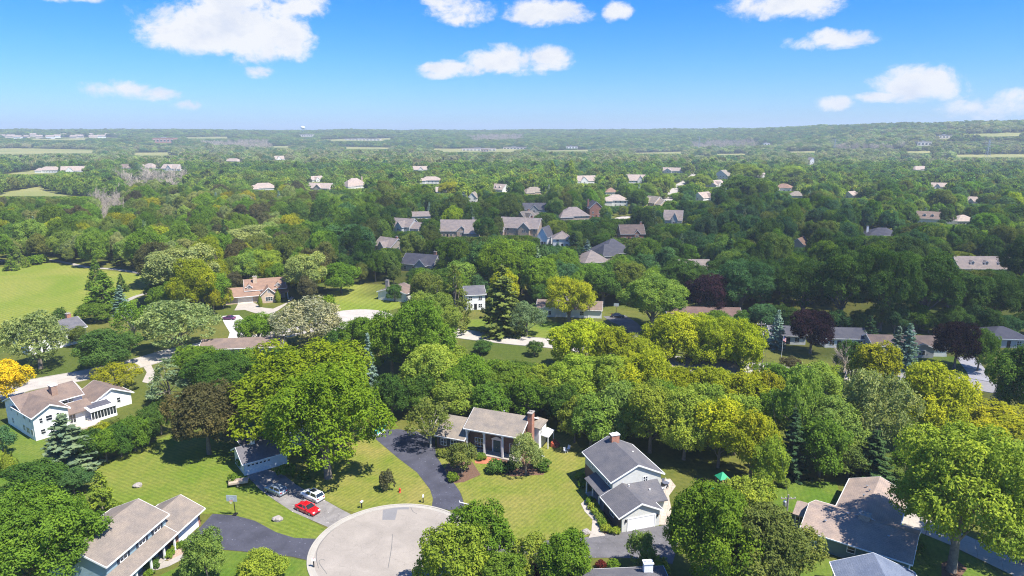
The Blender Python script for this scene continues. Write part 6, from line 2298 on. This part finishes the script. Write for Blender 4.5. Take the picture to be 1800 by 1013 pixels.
for a in range(3):
    MB().tube([(.2 * math.cos(a * 2.1), .2 * math.sin(a * 2.1), .7), (.34 * math.cos(a * 2.1), .34 * math.sin(a * 2.1), 0)], .025, 5).build('leg', STEEL, o)
o = empty('satellite_dish', G(952, 812), R(-120), 'pale round satellite dish beside the weeping tree', 'dish')
MB().tube([(0, 0, 0), (0, 0, 1.0)], .04, 6).build('post', STEEL, o)
MB().lathe([(.02, 0), (.3, .06), (.5, .18), (.52, .19), (.3, .09), (.02, .04)], (0, 0, 1.0), 16).build('reflector', WHITEP, o, True)
o = empty('tarped_boat', G(668, 762), R(70), 'small boat under teal cover behind the huge locust', 'boat')
loft(MB(), [[(x_, -w_, .5), (x_, -w_ * .3, .25), (x_, w_ * .3, .25), (x_, w_, .5), (x_, w_, .95), (x_, -w_, .95)] for x_, w_ in ((-2.2, .8), (-1, .95), (.8, .9), (1.8, .5), (2.4, .08))]).build('hull', WHITE, o)
loft(MB(), [[(x_, -w_, .95), (x_, 0, hz), (x_, w_, .95)] for x_, w_, hz in ((-2.2, .82, 1.3), (-1, .98, 1.7), (.8, .92, 1.6), (1.8, .52, 1.2), (2.4, .1, 1.0))]).build('cover', plain('teal_tarp', (.03, .26, .3), .7), o)
for sx in (-1.2, 1.0):
    MB().box(sx - .08, -.7, 0, sx + .08, .7, .32).build('trailer_bunk', STEEL, o)
o = empty('yard_lamp', G(1627, 942), 0, 'black post lamp beside the white drive of the teal ranch', 'lamp post')
MB().tube([(0, 0, 0), (0, 0, 2.0)], .05, 8).build('post', BLACK, o)
MB().lathe([(.08, 2.0), (.16, 2.1), (.16, 2.35), (.2, 2.37), (.02, 2.5)], sides=8).build('lantern', BLACK, o)
o = empty('downspout_pipe', G(816, 886), R(-25), 'white drain pipe lying at the mouth of the sealed driveway', 'pipe')
MB().tube([(-.9, 0, .1), (.9, 0, .1)], .09, 8).build('pipe', WHITE, o)
MB().tube([(-.9, 0, .1), (-1.1, .25, .12)], .1, 8).build('elbow', WHITE, o)


# ================================================================== OVERHEAD CLOUD (its shade lies across the middle distance)
def overhead_cloud():
    edge = [(545, 420), (640, 500), (720, 486), (960, 462), (1110, 470), (1200, 500), (1330, 560), (1500, 612), (1800, 690), (2100, 720), (2100, 440), (1800, 430), (1620, 405), (1450, 368), (1300, 352), (1150, 372), (1000, 352), (900, 346), (760, 366), (640, 366)]
    alt = 900.0
    t = (alt - 8) / SUN.z
    pts = curve([(lambda p: (p[0] + SUN.x * t, p[1] + SUN.y * t))(G(*q, 8)) for q in edge], 8)
    poly = np.array([(p[0] + 7 * mnoise.noise((p[0] * .03, p[1] * .03, 1)), p[1] + 7 * mnoise.noise((p[0] * .03, p[1] * .03, 9))) for p in pts])
    x0, y0 = poly.min(0)
    x1, y1 = poly.max(0)
    st = 14.0
    xs, ys = np.arange(x0, x1, st), np.arange(y0, y1, st)
    GX, GY = np.meshgrid(xs, ys)
    ins = inside(poly, GX.ravel(), GY.ravel()).reshape(GX.shape)
    dist = np.zeros(GX.shape)
    cur = ins.copy()
    for _ in range(14):
        dist += cur
        e = cur.copy()
        e[1:] &= cur[:-1]; e[:-1] &= cur[1:]; e[:, 1:] &= cur[:, :-1]; e[:, :-1] &= cur[:, 1:]
        e[0] = e[-1] = False
        e[:, 0] = e[:, -1] = False
        cur = e
    import bmesh
    bm = bmesh.new()
    tv, bv = {}, {}
    for i in range(len(ys)):
        for j in range(len(xs)):
            if ins[i, j]:
                q = Vector((xs[j], ys[i], 0))
                n = mnoise.fractal(q * .012, .6, 2, 5)
                d = dist[i, j]
                off = Vector((mnoise.noise(q * .05), mnoise.noise(q * .05 + Vector((9, 9, 0))), 0)) * 6
                tv[i, j] = bm.verts.new(q + off + Vector((0, 0, alt + 9 * min(d - 1, 9) * (1 + .5 * n))))
                bv[i, j] = bm.verts.new(q + off + Vector((0, 0, alt - (3 + 6 * abs(n)) * min(d, 3))))
    def cell(i, j):
        return all((a, b) in tv for a, b in ((i, j), (i + 1, j), (i + 1, j + 1), (i, j + 1)))
    for (i, j) in list(tv):
        if cell(i, j):
            c = ((i, j), (i, j + 1), (i + 1, j + 1), (i + 1, j))
            bm.faces.new([tv[q] for q in c])
            bm.faces.new([bv[q] for q in reversed(c)])
    be = [e for e in bm.edges if len(e.link_faces) == 1]
    inv_t = {v: k for k, v in tv.items()}
    for e in be:
        a, b = e.verts
        if a in inv_t and b in inv_t:
            bm.faces.new((a, b, bv[inv_t[b]], bv[inv_t[a]]))
    for v in [v for v in bm.verts if not v.link_faces]:
        bm.verts.remove(v)
    bmesh.ops.recalc_face_normals(bm, faces=bm.faces[:])
    me = bpy.data.meshes.new('overhead_cloud')
    bm.to_mesh(me)
    bm.free()
    me.polygons.foreach_set('use_smooth', [True] * len(me.polygons))
    m = bpy.data.materials.new('cloud_vapour')
    m.use_nodes = True
    nt = m.node_tree
    nt.nodes.clear()
    d_, t_, mx, ou = (mk(nt, q) for q in ('ShaderNodeBsdfDiffuse', 'ShaderNodeBsdfTranslucent', 'ShaderNodeMixShader', 'ShaderNodeOutputMaterial'))
    d_.inputs[0].default_value = (.9, .9, .9, 1)
    t_.inputs[0].default_value = (.85, .87, .9, 1)
    mx.inputs[0].default_value = .5
    nt.links.new(d_.outputs[0], mx.inputs[1])
    nt.links.new(t_.outputs[0], mx.inputs[2])
    tr = mk(nt, 'ShaderNodeBsdfTransparent')         # a thin fair-weather cloud lets some sun straight through
    m2 = mk(nt, 'ShaderNodeMixShader')
    m2.inputs[0].default_value = .74
    nt.links.new(mx.outputs[0], m2.inputs[1])
    nt.links.new(tr.outputs[0], m2.inputs[2])
    nt.links.new(m2.outputs[0], ou.inputs[0])
    me.materials.append(m)
    o = link('cloud', me)
    tag(o, 'broad white cumulus drifting high over the neighbourhood', 'cloud', None, 'structure')


overhead_cloud()

# ================================================================== HAZE
hz = MB().box(-9200, -9200, -12, 9200, 9200, 150).build('haze', plain('unused', (1, 1, 1)))
hm = bpy.data.materials.new('haze')
hm.use_nodes = True
hm.node_tree.nodes.clear()
pv = mk(hm.node_tree, 'ShaderNodeVolumePrincipled')
pv.inputs['Color'].default_value = (.74, .87, 1.0, 1)
pv.inputs['Density'].default_value = 0.00017
pv.inputs['Anisotropy'].default_value = 0.1
ho = mk(hm.node_tree, 'ShaderNodeOutputMaterial')
hm.node_tree.links.new(pv.outputs[0], ho.inputs['Volume'])
hz.data.materials.clear()
hz.data.materials.append(hm)
tag(hz, kind='stuff')


# ================================================================== DESCRIBING EACH TREE
def describe():
    """Word each unlabelled plant by colour, kind and place relative to the nearest landmark."""
    groups = {}
    ordn = ['nearest', 'second nearest', 'third nearest', 'fourth nearest', 'fifth nearest', 'sixth nearest', 'seventh nearest', 'eighth nearest', 'ninth nearest', 'tenth nearest', 'eleventh nearest', 'twelfth nearest', 'thirteenth nearest']
    for p in PLANTS:
        root, tint, fam, x, y, lab = p
        root['group'] = {'bus': 'garden shrubs', 'ded': 'dead trees', 'spr': 'spruces', 'pin': 'pines', 'ced': 'arborvitae'}.get(fam, 'leafy trees of the neighbourhood')
        if lab:
            root['label'] = lab
            continue
        best = min(LM, key=lambda l: (l[1] - x) ** 2 + (l[2] - y) ** 2)
        u, v = proj(x, y, 0)
        bu, bv = proj(best[1], best[2], 0)
        if abs(y - best[2]) > abs(x - best[1]) * .8:
            rel = 'behind' if y > best[2] else 'in front of'
        else:
            rel = 'left of' if x < best[1] else 'right of'
        d = math.hypot(best[1] - x, best[2] - y)
        groups.setdefault((TWORD[tint] + ' ' + KNAME[fam][1], rel, best[0]), []).append((d, root))
    for (what, rel, lm), lst in groups.items():
        lst.sort(key=lambda t: t[0])
        for i, (d, root) in enumerate(lst):
            if len(lst) == 1:
                root['label'] = f'{what} {rel} {lm}'
            else:
                root['label'] = f'{what} {rel} {lm}, {ordn[min(i, 12)]}'


describe()
